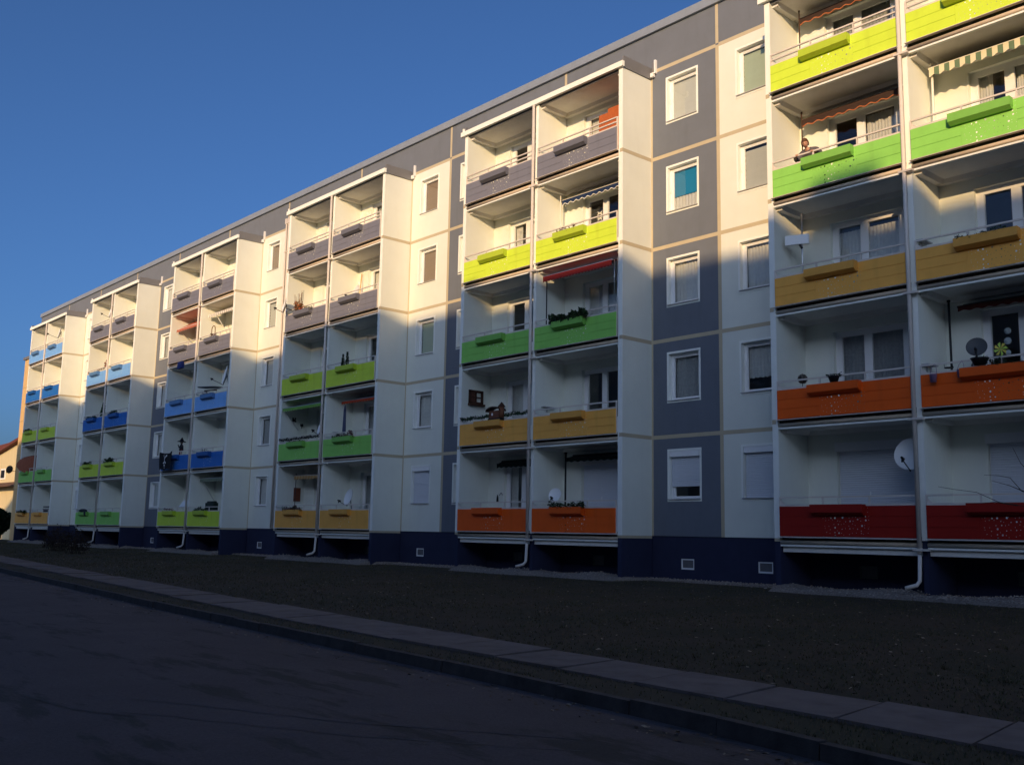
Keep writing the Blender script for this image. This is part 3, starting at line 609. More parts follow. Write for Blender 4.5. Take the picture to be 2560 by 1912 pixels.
def awning(label, x0, x1, zw, yo, zo, vh, amp, nw, mats, edge=False, stripes=None, arms=(), pole=None, yb=-.06):
    """mats: [fabric, second fabric or edge colour, frame]; zw height at the wall, yo / zo front bar, arms: x of folding arms"""
    t = thing('awning', ((x0+x1)/2, yb, zw), label, 'awning', 'awnings over the balconies')
    f = MB(); n = len(stripes)*max(1, int((x1-x0)/.16)//len(stripes)) if stripes else 1
    for i in range(n):
        a, b = x0+(x1-x0)*i/n, x0+(x1-x0)*(i+1)/n; mm = stripes[i % len(stripes)] if stripes else 0
        f.hexa([(a, yo, zo), (b, yo, zo), (b, yb-.04, zw), (a, yb-.04, zw), (a, yo, zo+.008), (b, yo, zo+.008), (b, yb-.04, zw+.008), (a, yb-.04, zw+.008)], mm)
    part(f, 'fabric', mats, t)
    v = MB(); wavy(v, x0, x1, yo-.034, zo-.01, vh, amp, nw, 0, 1 if edge else None, alt=stripes); part(v, 'valance', mats, t)
    c = MB(); c.tube([(x0-.03, yb, zw), (x1+.03, yb, zw)], .055, 10); part(c, 'roller', mats[2], t)
    b = MB(); b.box(x0-.02, x1+.02, yo-.024, yo+.016, zo-.03, zo+.012); part(b, 'front_bar', mats[2], t)
    for ax, az in arms:
        a = MB(); a.tube([(ax, yo, zo-.02), (ax, yb, az)], .016, 8); part(a, 'arm', mats[2], t)
    if pole:
        px, py, z0, z1, mp, r = pole
        a = MB(); a.tube([(px, py, z0), (px, py, z1)], r, 10); a.tube([(px, py, z1), (px, py, z1+.04)], r*1.6, 10); a.tube([(px, py, z0+.9), (px+.03, py-.04, z0+.86), (px+.03, py-.09, z0+.78)], r*.6, 6); part(a, 'clamp_pole', mp, t)
    return t
def dish(label, pos, face, r, m_, base, lnb=.5, oval=1.0, mark=False, backm=None, grp='satellite dishes on the balconies'):
    """offset dish; face = direction it looks, base = where its mast is clamped"""
    d = Vector(face).normalized(); P = Vector(pos)
    t = thing('satellite_dish', base, label, 'satellite dish', grp)
    a = d.cross(Vector((0, 0, 1))).normalized(); u = a.cross(d); q = MB(); n, k = 24, 7; dep = r*.22
    for side in (0, 1):
        b = len(q.v)
        for i in range(k+1):
            rr = r*i/k
            for j in range(n):
                ph = 2*math.pi*j/n; q.v.append(tuple(P+a*(rr*math.cos(ph))+u*(rr*oval*math.sin(ph))-d*(dep*(1-(i/k)**2)+side*.012)))
        for i in range(k):
            for j in range(n):
                fc = (b+i*n+j, b+(i+1)*n+j, b+(i+1)*n+(j+1) % n, b+i*n+(j+1) % n); q.f.append(fc if side else fc[::-1]); q.m.append(side if backm else 0); q.s.append(True)
    part(q, 'reflector', [m_, backm or m_], t)
    L0 = P-u*r*oval; L1 = P+d*lnb*r*2-u*r*.75; am = MB(); am.tube([L0-d*.02, L1-u*.03], .013, 6); am.tube([P-d*dep-d*.03, L0-d*.05-u*.02, L0-d*.01], .018, 6); part(am, 'feed_arm', DKMET, t)
    ln = MB(); ln.tube([L1-d*.07, L1+d*.02, L1+d*.06], [.035, .03, .022], 10); ln.tube([L1-u*.02, L1-u*.09], .02, 8); part(ln, 'feed_horn', BLACK, t)
    ms = MB(); B = Vector(base); bk = P-d*(dep+.05); ms.tube([P-d*dep, bk], .03, 8); ms.tube([bk+Vector((0, 0, .1)), bk-Vector((0, 0, .12)), B], .02, 8); part(ms, 'mast', DKMET if r < .36 else ALU, t)
    if mark:
        mk = MB(); c = P+u*r*oval*.5+d*.006
        for i in range(4): mk.face([c+a*(-.10+i*.052)-u*.03, c+a*(-.06+i*.052)-u*.03, c+a*(-.06+i*.052)+u*.03, c+a*(-.10+i*.052)+u*.03])
        part(mk, 'printed_mark', DKMET, t)
    return t
rp_ = random.Random(77)
def leafmass(mb, x0, x1, y0, y1, z0, h, n, ls, mm=(0, 1), droop=.0, spike=0.0):
    for i in range(n):
        x, y = rp_.uniform(x0, x1), rp_.uniform(y0, y1); hh = h*(.45+.55*abs(math.sin(x*7.3)*math.cos(x*3.1+1)))*rp_.random()**.6
        c = Vector((x, y, z0+hh)); a = rp_.uniform(0, 6.28); L = ls*rp_.uniform(.6, 1.5); up_ = rp_.uniform(-.3, .6)+spike-droop
        d = Vector((math.cos(a), math.sin(a)*.7, up_)).normalized(); s_ = d.cross(Vector((rp_.uniform(-1, 1), rp_.uniform(-1, 1), 1))).normalized()*L*.28
        mb.face([c-d*L*.5, c+s_, c+d*L*.5, c-s_], rp_.choice(mm))
        if spike and i % 3 == 0: mb.tube([(x, y, z0), tuple(c)], .004, 4, 2, False)
GR1 = mat('leaf_green', (.030, .065, .018), .6, .3, 8); GR2 = mat('leaf_dark_green', (.012, .030, .012), .6, .3, 8); STEM = mat('woody_stem', (.06, .04, .025), .8, .2, 8)
DRY1 = mat('dry_stalk', (.22, .11, .05), .8, .3, 8); REDF = mat('red_flower', (.50, .03, .02), .7, .15, 8); HEA = mat('heather_mauve', (.16, .07, .09), .8, .3, 10)
def planting(label, bayx, lv, f0, f1, h, n, ls, mats, cat='plant', mm=(0, 1), droop=0., spike=0., name='potted_plant', yoff=0):
    m_ = MB(); xa, xb = bayx+.98+1.27*f0, bayx+.98+1.27*f1; z = LV[lv]+.72; h += .03
    leafmass(m_, xa, xb, -1.53+yoff, -1.37+yoff, z, h, n, ls, mm, droop, spike)
    for i in range(int(6*(f1-f0)+2)):
        x = rp_.uniform(xa, xb); m_.tube([(x, -1.44+yoff, z-.01), (x+rp_.uniform(-.05, .05), -1.44+yoff, z+h*.7)], .006, 5, 2, False)
    return solo(m_, name, mats, (0, 0, 0), label, cat, 'plants in the balcony flower boxes')
BX = {(q, s_): x for q, s_, x in BAYS}
GP = [GR1, GR2, STEM]
# ---- first tower
x = BX[0, 0]
RUST = mat('rust_awning_cloth', (.045, .026, .022), .9, .1, 5); RUSTE = mat('orange_awning_edge', (.50, .16, .06), .8, .05, 5); BRM = mat('brown_awning_frame', (.07, .035, .022), .5, .1, 5)
awning('brown awning with orange wavy hem above the lime parapet', x+.33, x+2.95, LV[4]+2.42, -.36, LV[4]+2.30, .16, .05, 9, [RUST, RUSTE, BRM], True, pole=(x+.38, -.5, LV[4]-.05, LV[4]+2.42, BRM, .016))
awning('brown awning with orange wavy hem above the leaning person', x+.33, x+2.95, LV[3]+2.42, -.36, LV[3]+2.30, .16, .05, 9, [RUST, RUSTE, BRM], True, pole=(x+.38, -.5, LV[3]-.05, LV[3]+2.42, BRM, .016))
t = thing('flat_antenna', (x+.49, -.8, LV[2]-.08), 'square white flat panel antenna clamped on a balcony pole', 'antenna')
m = MB(); m.tube([(x+.49, -.8, LV[2]-.08), (x+.49, -.8, LV[2]+2.45)], .021, 10); part(m, 'pole', ALU, t)
m = MB(); c_ = Vector((x+.40, -.88, LV[2]+1.78)); a_ = Vector((.93, .36, 0)); n_ = Vector((.36, -.93, .0)); u_ = Vector((0, 0, 1))
pts = [c_+a_*sx*.29+u_*sz*.12+n_*sn for sn in (-.05, .03) for sz, sx in ((-1, -1), (-1, 1), (1, 1), (1, -1))]
m.hexa([pts[i] for i in (4, 5, 1, 0, 7, 6, 2, 3)]); part(m, 'panel_housing', PVC, t)
m = MB(); m.tube([(x+.49, -.8, LV[2]+1.55), (x+.44, -.84, LV[2]+1.66)], .03, 8); part(m, 'bracket', DKMET, t)
m = MB(); zz = LV[1]+1.0
for i in range(230):
    th, ph = math.acos(rp_.uniform(-1, 1)), rp_.uniform(0, 6.28); d = Vector((math.sin(th)*math.cos(ph), math.sin(th)*math.sin(ph), math.cos(th))); c = Vector((x+.66, -1.2, zz))+d*.11
    s1 = d.orthogonal().normalized()*.022; s2 = d.cross(s1.normalized())*.022; m.face([c-s1, c+s2+d*.012, c+s1, c-s2], rp_.choice((0, 1)))
m.ball((x+.66, -1.2, zz), .10, m=2); m.tube([(x+.66, -1.2, zz-.1), (x+.66, -1.25, zz-.36)], .008, 5, 3)
solo(m, 'decorative_ball', [mat('wicker_dark', (.09, .075, .06), .9, .3, 20), mat('wicker_light', (.20, .17, .14), .9, .3, 20), BLACK, DKMET], (0, 0, 0), 'round woven ball on a stick behind the orange parapet', 'ornament')
m = MB(); m.lathe([(.001, 0), (.09, .005), (.13, .12), (.14, .14), (.125, .14)], (x+1.62, -1.42, LV[1]+.80), n=14, m=3); leafmass(m, x+1.46, x+1.82, -1.5, -1.3, LV[1]+.90, .12, 60, .06, (0, 1)); m.tube([(x+1.62, -1.42, LV[1]+.92), (x+1.80, -1.36, LV[1]+1.04)], .006, 5, 2)
solo(m, 'planter_bowl', GP+[BLACK], (0, 0, 0), 'small black bowl of plants above the left orange flower box', 'planter')
dish('large white satellite dish behind the red ground floor parapet', (-10.86, -.72, 1.92), (.12, -.93, .28), .37, PVC, (-10.55, -.35, 1.2), .62, 1.02)
# right bay
x = BX[0, 1]
SGR = mat('sage_awning_stripe', (.13, .20, .13), .9, .08, 5); CRM = mat('cream_awning_stripe', (.72, .66, .48), .9, .05, 5); WHF = mat('white_awning_frame', (.78, .76, .70), .4, .04, 5)
awning('sage and cream striped awning with scalloped valance over the green parapet', x+.20, x+3.3, LV[3]+2.52, -.62, LV[3]+2.40, .19, .05, 13, [CRM, SGR, WHF], False, [0, 1], pole=(x+.22, -.55, LV[3]-.05, LV[3]+2.5, WHF, .028))
planting('low green plants trailing over the right ochre flower box', x, 2, .0, .95, .13, 260, .055, GP, droop=.5)
DRE = mat('dark_red_awning_cloth', (.09, .018, .012), .9, .1, 5)
awning('dark red rolled awning above the hanging lilac lanterns', x+.50, x+3.2, LV[1]+2.42, -.40, LV[1]+2.36, .10, .03, 10, [DRE, DRE, DKMET], False, pole=(x+.38, -.6, LV[1]-.05, LV[1]+2.45, BLACK, .026))
dish('small dark grey satellite dish above the right orange parapet', (x+1.02, -.78, LV[1]+1.34), (.28, -.9, .30), .215, mat('graphite_dish', (.07, .075, .08), .5, .05, 4), (x+1.0, -1.0, LV[1]+.9), .45)
LIL = mat('lilac_glass', (.30, .20, .34), .3, .06, 5, trans=.3)
for i, (px, dz) in enumerate(((x+.36, 0.0), (x+.95, .04))):
    t = thing('hanging_lantern', (px, -1.42, LV[1]+.56+dz), ('lilac pail lantern hanging nearest the post on the orange parapet', 'lilac pail lantern hanging closer to the flower box')[i], 'lantern', 'lilac lanterns on the orange parapet')
    m = MB(); m.lathe([(.001, 0), (.062, .0), (.078, .16), (.081, .165), (.074, .165), (.06, .01)], (px, -1.44, LV[1]+.56+dz), n=14); part(m, 'pail', LIL, t)
    m = MB(); m.tube([(px-.075, -1.44, LV[1]+.72+dz), (px-.05, -1.40, LV[1]+.88), (px, -1.355, LV[1]+.97), (px+.05, -1.40, LV[1]+.88), (px+.075, -1.44, LV[1]+.72+dz)], .005, 5); part(m, 'handle', LIL, t)
m = MB(); m.lathe([(.001, .0), (.09, .012), (.10, .03), (.085, .03)], (x+.63, -1.27, LV[1]+.84), n=14); m.tube([(x+.54, -1.27, LV[1]+.87), (x+.54, -1.31, LV[1]+.96)], .004, 4); m.tube([(x+.72, -1.27, LV[1]+.87), (x+.72, -1.31, LV[1]+.96)], .004, 4)
solo(m, 'bird_feeder', BLACK, (0, 0, 0), 'flat black bird feeder tray hung between the lilac lanterns', 'bird feeder')
m = MB(); m.lathe([(.001, 0), (.11, .0), (.17, .12), (.19, .15), (.17, .15)], (x+1.34, -1.40, LV[1]+.82), n=16, m=3); leafmass(m, x+1.2, x+1.5, -1.48, -1.3, LV[1]+.95, .08, 60, .05, (0, 1)); solo(m, 'planter_bowl', GP+[BLACK], (0, 0, 0), 'wide black bowl planter standing under the grey dish', 'planter')
t = thing('toy_windmill', (x+1.78, -1.38, LV[1]+.8), 'lime green and yellow toy windmill flower in the orange flower box', 'toy windmill'); m = MB()
for i in range(8):
    a = i*math.pi/4; d = Vector((math.cos(a), 0, math.sin(a))); e = Vector((math.cos(a+.5), -.06, math.sin(a+.5))); o_ = Vector((x+1.78, -1.42, LV[1]+1.10)); m.face([o_, o_+d*.15, o_+e*.12, o_+e*.03], i % 2)
part(m, 'blade_wheel', [mat('lime_foil', (.55, .75, .12), .4, .05, 4), mat('yellow_foil', (.75, .62, .12), .4, .05, 4)], t); m = MB(); m.tube([(x+1.78, -1.40, LV[1]+.78), (x+1.78, -1.40, LV[1]+1.1)], .007, 6); part(m, 'stick', RAIL, t)
planting('dense dark bush beside the toy windmill', x, 1, .42, .62, .26, 120, .06, GP)
planting('trailing green leaves on the right half of the orange box', x, 1, .68, 1.0, .10, 90, .05, GP, droop=.5)
m = MB()
for cx_, cz_, r_ in ((x+1.31, LV[1]+1.78, .075), (x+1.30, LV[1]+1.56, .08), (x+1.30, LV[1]+1.30, .06)): m.lathe([(.001, 0), (r_, 0), (r_, .004), (.001, .004)], (cx_, .147, cz_), (0, -1, 0), 16)
solo(m, 'window_sticker', mat('frosted_sticker', (.45, .52, .55), .6, .05, 6), (0, 0, 0), 'three round frosted stickers on the dark balcony door glass', 'window sticker')
# ---- second tower
x = BX[1, 1]
BLU = mat('navy_awning_cloth', (.012, .030, .10), .9, .1, 5); WHE = mat('white_awning_edge', (.80, .80, .78), .8, .04, 5)
awning('navy awning with white zigzag hem beside the star ornament', x+.20, x+3.0, LV[3]+2.42, -.34, LV[3]+2.30, .15, .06, 11, [BLU, WHE, WHF], True, pole=(x+.26, -.5, LV[3]-.05, LV[3]+2.4, WHF, .018))
m = MB(); o_ = Vector((x+1.40, .142, LV[3]+1.62))
for i in range(12):
    a = i*math.pi/6; r_ = .21 if i % 2 == 0 else .15; d = Vector((math.cos(a), 0, math.sin(a))); p2 = Vector((-d.z, 0, d.x)); m.face([o_-p2*.045, o_+d*r_, o_+p2*.045])
    m.face([o_-p2*.045+Vector((0, -.02, 0)), o_+d*r_*.75+Vector((0, -.02, 0)), o_+p2*.045+Vector((0, -.02, 0))])
solo(m, 'paper_star', mat('white_paper', (.80, .78, .66), .8, .03, 4), (0, 0, 0), 'many pointed white paper star in the balcony door glass', 'paper star')
planting('dry reddish brown plants in the lime flower box', x, 3, .1, .75, .20, 120, .05, [DRY1, HEA, STEM], spike=.4)
t = thing('privacy_screen', (x+2.6, -.12, LV[4]), 'orange brown wooden screen filling the top right grey balcony', 'screen')
m = MB()
for i in range(14): m.box(x+1.66+i*.13, x+1.66+i*.13+.126, -.20, -.17, LV[4]+.1, LV[4]+(1.98 if i < 3 else 2.1))
part(m, 'boarding', OCHREW, t); m = MB(); m.box(x+1.66, x+3.47, -.168, -.13, LV[4]+1.80, LV[4]+1.86); m.box(x+1.66, x+3.47, -.168, -.13, LV[4]+.5, LV[4]+.56); part(m, 'batten', BROWN, t)
m = MB()
for i in range(46):
    a = rp_.uniform(0, 6.28); c = Vector((BX[1, 0]+1.10+rp_.uniform(0, .16), .143, LV[3]+1.05+i*.022)); r_ = rp_.uniform(.012, .03); m.face([c+Vector((math.cos(a+k*2.09)*r_, 0, math.sin(a+k*2.09)*r_)) for k in range(3)])
m.tube([(BX[1, 0]+1.18, .143, LV[3]+1.04), (BX[1, 0]+1.18, .143, LV[3]+2.07)], .006, 5)
solo(m, 'window_garland', mat('white_window_paint', (.70, .68, .66), .8, .03, 4), (0, 0, 0), 'lacy white leaf garland on the left balcony door glass', 'window decoration')
REDA = mat('red_awning_cloth', (.27, .022, .018), .9, .08, 4)
awning('red awning pulled out to the front above the plant filled green box', x+.22, x+3.15, LV[2]+2.46, -1.16, LV[2]+2.40, .17, .02, 22, [REDA, REDA, ALU], False, yb=-.75, pole=(x+.28, -1.08, LV[2]-.05, LV[2]+2.38, DKMET, .02))
t = thing('tension_pole', (x+3.2, -1.0, LV[2]), 'silver tension poles clamped at the end of the red awning', 'pole')
m = MB(); m.tube([(x+3.18, -1.10, LV[2]+1.35), (x+3.18, -1.10, LV[2]+2.4)], .016, 8); part(m, 'pole', ALU, t); m = MB(); m.tube([(x+3.27, -1.05, LV[2]-.05), (x+3.27, -1.05, LV[2]+2.45)], .02, 8); part(m, 'pole', ALU, t)
planting('bushy dark evergreen plants crowding the green flower box', x, 2, -.12, 1.12, .30, 620, .12, GP, spike=.5)
xl = BX[1, 0]
t = thing('lattice_window_frame', (xl+.02, -.67, LV[1]+1.55), 'rustic brown wooden window frame hung on the balcony side wall', 'wall ornament')
m = MB(); fx = xl+.002
for y0, y1, z0, z1 in ((-.98, -.90, 1.55, 1.98), (-.44, -.36, 1.55, 1.98), (-.98, -.36, 1.92, 2.0), (-.98, -.36, 1.53, 1.60), (-.69, -.655, 1.60, 1.92), (-.90, -.44, 1.74, 1.775)): m.box(fx, fx+.05, y0, y1, LV[1]+z0, LV[1]+z1)
part(m, 'frame', BROWN, t); m = MB(); m.box(fx, fx+.14, -1.0, -.34, LV[1]+1.46, LV[1]+1.528); part(m, 'ledge', BROWN, t); m = MB(); m.box(fx, fx+.012, -.90, -.69, LV[1]+1.60, LV[1]+1.92); part(m, 'shutter', mat('reddish_wood', (.11, .045, .03), .7, .2, 14), t)
def garland(label, xa, xb, lv, n, ms):
    g = MB()
    for i in range(n):
        u_ = rp_.random(); xx = xa+(xb-xa)*u_; c = Vector((xx, -1.32+rp_.uniform(-.05, .05), LV[lv]+.96-.03*abs(math.sin(u_*16))+rp_.uniform(-.05, .04))); a = rp_.uniform(0, 6.28); L = rp_.uniform(.03, .055)
        d = Vector((math.cos(a), rp_.uniform(-.5, .5), math.sin(a))); s_ = d.cross(Vector((0, -1, .2))).normalized()*L*.5; g.face([c-d*L, c+s_, c+d*L, c-s_], rp_.choice((0, 1)))
    g.tube([(xa+(xb-xa)*i/24, -1.32, LV[lv]+.95-.03*abs(math.sin(i/24*16))) for i in range(25)], .008, 5, 2)
    return solo(g, 'ivy_garland', ms, (0, 0, 0), label, 'garland', 'leaf garlands wound along railings')
garland('dark ivy garland on the railing with the wooden bird house', xl+.04, xl+3.45, 1, 620, [GR2, GR1, STEM])
t = thing('bird_house', (xl+1.9, -1.42, LV[1]+.8), 'brown wooden bird house with dark curved roof in the ochre flower box', 'bird house')
hx, hz_ = xl+1.72, LV[1]+.83
m = MB(); m.box(hx, hx+.48, -1.50, -1.28, hz_, hz_+.24); m.tube([(hx+.50, -1.40, hz_), (hx+.50, -1.40, hz_+.36)], .09, 10); part(m, 'hut', mat('terracotta_wood', (.16, .06, .03), .7, .2, 12), t)
m = MB(); n = 8
for i in range(n):
    a0, a1 = math.pi*i/n, math.pi*(i+1)/n; cx_ = hx+.20; m.hexa([(cx_-.34*math.cos(a0), -1.54, hz_+.22+.13*math.sin(a0)), (cx_-.34*math.cos(a1), -1.54, hz_+.22+.13*math.sin(a1)), (cx_-.34*math.cos(a1), -1.24, hz_+.22+.13*math.sin(a1)), (cx_-.34*math.cos(a0), -1.24, hz_+.22+.13*math.sin(a0)),
        (cx_-.34*math.cos(a0), -1.54, hz_+.25+.13*math.sin(a0)), (cx_-.34*math.cos(a1), -1.54, hz_+.25+.13*math.sin(a1)), (cx_-.34*math.cos(a1), -1.24, hz_+.25+.13*math.sin(a1)), (cx_-.34*math.cos(a0), -1.24, hz_+.25+.13*math.sin(a0))])
m.lathe([(.13, 0), (.001, .16)], (hx+.50, -1.40, hz_+.36), n=10); part(m, 'roof', BROWN, t)
m = MB(); m.lathe([(.001, 0), (.045, 0), (.045, .004)], (hx+.16, -1.502, hz_+.13), (0, -1, 0), 12); part(m, 'entrance_hole', PVC, t)
m = MB(); m.box(hx-.04, hx+.56, -1.52, -1.27, hz_-.08, hz_-.001); part(m, 'trough', BLACK, t)
def wallshelf(label, xw, yc, lv, z):      # small folded table bracket on the partition
    m = MB(); xw += .002; m.hexa([(xw, yc-.24, LV[lv]+z-.02), (xw+.16, yc-.24, LV[lv]+z-.02), (xw+.16, yc+.24, LV[lv]+z-.02), (xw, yc+.24, LV[lv]+z-.02), (xw, yc-.24, LV[lv]+z), (xw+.16, yc-.24, LV[lv]+z), (xw+.16, yc+.24, LV[lv]+z), (xw, yc+.24, LV[lv]+z)])
    m.xprism([(yc-.02, LV[lv]+z-.02), (yc+.02, LV[lv]+z-.02), (yc+.02, LV[lv]+z-.16), (yc-.02, LV[lv]+z-.16)], xw, xw+.02)
    return solo(m, 'folding_shelf', SILL, (0, 0, 0), label, 'shelf', 'small shelves on the balcony side walls')
wallshelf('small grey shelf on the wall behind the right ochre balcony of the orange based tower', x, -.75, 1, 1.12); wallshelf('small grey shelf near the lilac lanterns', BX[0, 1], -1.0, 1, 1.02)
wallshelf('small grey shelf in the nearest ochre balcony', BX[0, 1], -1.0, 2, 1.02); wallshelf('small grey shelf below the blue folded parasol', BX[2, 1], -.7, 1, 1.10)
DGR = mat('dark_green_awning_cloth', (.012, .022, .020), .9, .1, 5)
awning('nearly black awning rolled up in the left ground floor orange balcony', xl+.8, xl+3.2, LV[0]+2.36, -.30, LV[0]+2.28, .12, .03, 10, [DGR, DGR, DKMET])
awning('nearly black awning rolled up beside the closed ground floor shutter', x+.55, x+3.3, LV[0]+2.40, -.42, LV[0]+2.32, .11, .03, 10, [DGR, DGR, DKMET], pole=(x+.62, -.5, LV[0]-.05, LV[0]+2.45, BLACK, .03))
dish('white satellite dish half hidden behind the ground floor orange box', (x+.62, -.95, LV[0]+1.18), (.3, -.9, .3), .21, PVC, (x+.6, -1.1, LV[0]+.8), .45)
planting('two leafy clumps drooping over the right orange flower box', x, 0, -.05, .42, .22, 220, .08, GP, droop=.1); planting('fern like clump at the far end of the right orange flower box', x, 0, .55, 1.1, .22, 240, .08, GP, droop=.2)
t = thing('wall_ornament', (xl+.8, -.05, LV[0]+1.1), 'small dark metal wall ornament beside the ground floor balcony door', 'wall ornament'); m = MB(); m.lathe([(.001, 0), (.04, .02), (.03, .16), (.012, .24), (.001, .26)], (xl+.55, -.06, LV[0]+1.02), n=10); part(m, 'lantern', BLACK, t)
m = MB(); m.tube([(xl+.62, -.03, LV[0]+1.25), (xl+.72, -.05, LV[0]+1.34), (xl+.78, -.04, LV[0]+1.26)], .01, 6); part(m, 'hook', BLACK, t)
# ---- third tower
x, xl = BX[2, 1], BX[2, 0]
m = MB(); leafmass(m, xl+1.0, xl+1.55, -1.53, -1.37, LV[3]+.80, .50, 200, .09, (0, 1), spike=.8)
for i in range(16): xx = rp_.uniform(xl+1.0, xl+1.6); m.tube([(xx, -1.44, LV[3]+.78), (xx+rp_.uniform(-.16, .16), -1.42, LV[3]+rp_.uniform(1.2, 1.65))], .008, 5, rp_.choice((0, 2)))
solo(m, 'potted_plant', [DRY1, mat('rust_leaf', (.30, .10, .04), .8, .2, 6), STEM], (0, 0, 0), 'tall dry orange stalks in the left grey flower box', 'plant', 'plants in the balcony flower boxes')
planting('red flowers in the middle of the left grey flower box', xl, 3, .45, .78, .16, 80, .06, [REDF, GR1, STEM], mm=(0, 0, 1)); planting('pale cream flowers at the end of the left grey flower box', xl, 3, .80, 1.12, .16, 60, .07, [CRM, GR1, STEM], mm=(0, 0, 1))
dish('white satellite dish jutting out beside the dry orange stalks', (xl+.34, -1.62, LV[3]+1.15), (-.32, -.93, .2), .30, PVC, (xl+.55, -1.34, LV[3]+.95), .55, 1.05)
dish('pale satellite dish standing behind the right grey railing', (x+1.32, -.95, LV[3]+1.05), (-.2, -.95, .25), .34, PVC, (x+1.35, -.9, LV[3]+.5), .5)
m = MB(); m.tube([(x+.55, -.35, LV[3]-.06), (x+.42, -.1, LV[3]+2.15)], .022, 8); solo(m, 'wooden_pole', mat('pine_pole', (.55, .30, .10), .6, .1, 6), (0, 0, 0), 'pine pole leaning in the corner behind the pale dish', 'pole')
for i, dx in enumerate((.34, .58)):
    m = MB(); cx_ = x+.98+1.27*dx
    for k in range(260):
        hh = rp_.random(); rr = .085*(1-hh*.85)*rp_.uniform(.4, 1); a = rp_.uniform(0, 6.28); c = Vector((cx_+rr*math.cos(a), -1.44+rr*math.sin(a)*.8, LV[2]+.80+hh*(.44, .50)[i])); L = .045; d = Vector((math.cos(a), math.sin(a), .8)).normalized(); s_ = d.orthogonal().normalized()*L*.35; m.face([c-d*L*.4, c+s_, c+d*L, c-s_], rp_.choice((0, 1)))
    m.tube([(cx_, -1.44, LV[2]+.78), (cx_, -1.44, LV[2]+1.1)], .012, 6, 2); solo(m, 'dwarf_conifer', [GR2, mat('conifer_green', (.018, .045, .016), .7, .2, 8), STEM], (0, 0, 0), ('shorter dwarf conifer in the lime flower box', 'taller dwarf conifer in the lime flower box')[i], 'plant', 'pair of dwarf conifers')
GRA = mat('green_awning_cloth', (.15, .32, .06), .9, .08, 4)
awning('green awning with pointed fringe pulled out over the wall butterflies', xl+.12, xl+3.3, LV[1]+2.46, -1.26, LV[1]+2.30, .13, .05, 15, [GRA, GRA, ALU], arms=((xl+.14, LV[1]+1.42),), yb=-.5)
BFM = mat('butterfly_paint', (.015, .014, .016), .5, .1, 6)
for i, (yy, zz, ang, r_) in enumerate(((-.67, 1.82, .3, .16), (-.29, 1.60, 1.2, .14))):
    t = thing('wall_butterfly', (xl+.01, yy, LV[1]+zz), ('dark butterfly ornament higher on the balcony side wall', 'dark butterfly ornament lower near the balcony door')[i], 'wall ornament', 'butterfly ornaments on the side wall'); o_ = Vector((xl+.012, yy, LV[1]+zz))
    for sg in (-1, 1):
        m = MB(); d = lambda a, r: o_+Vector((.03*abs(math.sin(a)), math.cos(a+ang)*r*sg*.9, math.sin(a+ang)*r))
        P = [d(.9, .02), d(1.1, r_), d(.6, r_*1.1), d(.15, r_*.6), d(-.3, r_*.85), d(-.8, r_*.75), d(-.9, .02)]; m.face(P); m.face([p_+Vector((.006, 0, 0)) for p_ in P]); part(m, 'wing', BFM, t)
    m = MB(); m.tube([o_+Vector((.01, 0, -.07)), o_+Vector((.02, 0, .08))], .012, 6); part(m, 'body', BFM, t)
garland('dark leaf garland on the railing below the green awning', xl+.05, xl+3.3, 1, 560, [GR2, BFM, STEM])
planting('dark withered plants in the left green flower box', xl, 1, .0, 1.0, .14, 200, .06, [HEA, GR2, STEM], mm=(0, 1, 1))
dish('tall oval white satellite dish with dark print by the centre post', (xl+3.12, -1.22, LV[1]+1.28), (-.25, -.92, .25), .235, PVC, (xl+3.3, -1.0, LV[1]+.9), .5, 1.22, True)
ORA = mat('orange_red_awning_cloth', (.50, .070, .025), .9, .08, 4)
awning('orange red awning above the folded blue parasol', x+.25, x+3.4, LV[1]+2.48, -.66, LV[1]+2.34, .10, .03, 16, [ORA, ORA, ALU])
t = thing('parasol', (x+.68, -.8, LV[1]-.05), 'folded slate blue parasol standing in the balcony corner', 'parasol'); m = MB(); m.lathe([(.03, 1.05), (.075, 1.15), (.06, 1.6), (.05, 2.0), (.012, 2.2)], (x+.68, -.8, LV[1]-.05), n=10); part(m, 'canopy', mat('slate_blue_cloth', (.07, .085, .16), .9, .1, 6), t); m = MB(); m.tube([(x+.68, -.8, LV[1]-.05), (x+.68, -.8, LV[1]+1.05)], .016, 8); m.lathe([(.2, 0), (.2, .05), (.03, .08)], (x+.68, -.8, LV[1]-.06), n=12); part(m, 'pole', DKMET, t)
planting('heather coloured plants left in the right green flower box', x, 1, -.05, .55, .16, 200, .06, [HEA, GR2, STEM], mm=(0, 1)); planting('round orange brown flower clump right in the green flower box', x, 1, .62, 1.08, .27, 180, .07, [DRY1, HEA, STEM], mm=(0, 1))
STR = mat('ochre_awning_stripe', (.42, .22, .07), .9, .08, 4); STR2 = mat('tan_awning_stripe', (.50, .36, .18), .9, .08, 4)
awning('ochre striped awning over the ground floor brown plaque', xl+.42, xl+3.2, LV[0]+2.34, -.70, LV[0]+2.24, .14, .05, 12, [STR, STR2, ALU], stripes=[0, 1], pole=(xl+.5, -.7, LV[0]-.05, LV[0]+2.3, DKMET, .015))
m = MB(); m.box(xl+.002, xl+.03, -.50, -.18, LV[0]+1.18, LV[0]+1.76); solo(m, 'wooden_plaque', mat('red_brown_board', (.17, .05, .025), .7, .25, 10), (0, 0, 0), 'plain reddish brown board hung on the balcony side wall', 'plaque')
planting('grey green heather filling the left ochre flower box', xl, 0, -.08, 1.05, .22, 420, .06, [GR2, HEA, STEM], spike=.2)
m = MB()
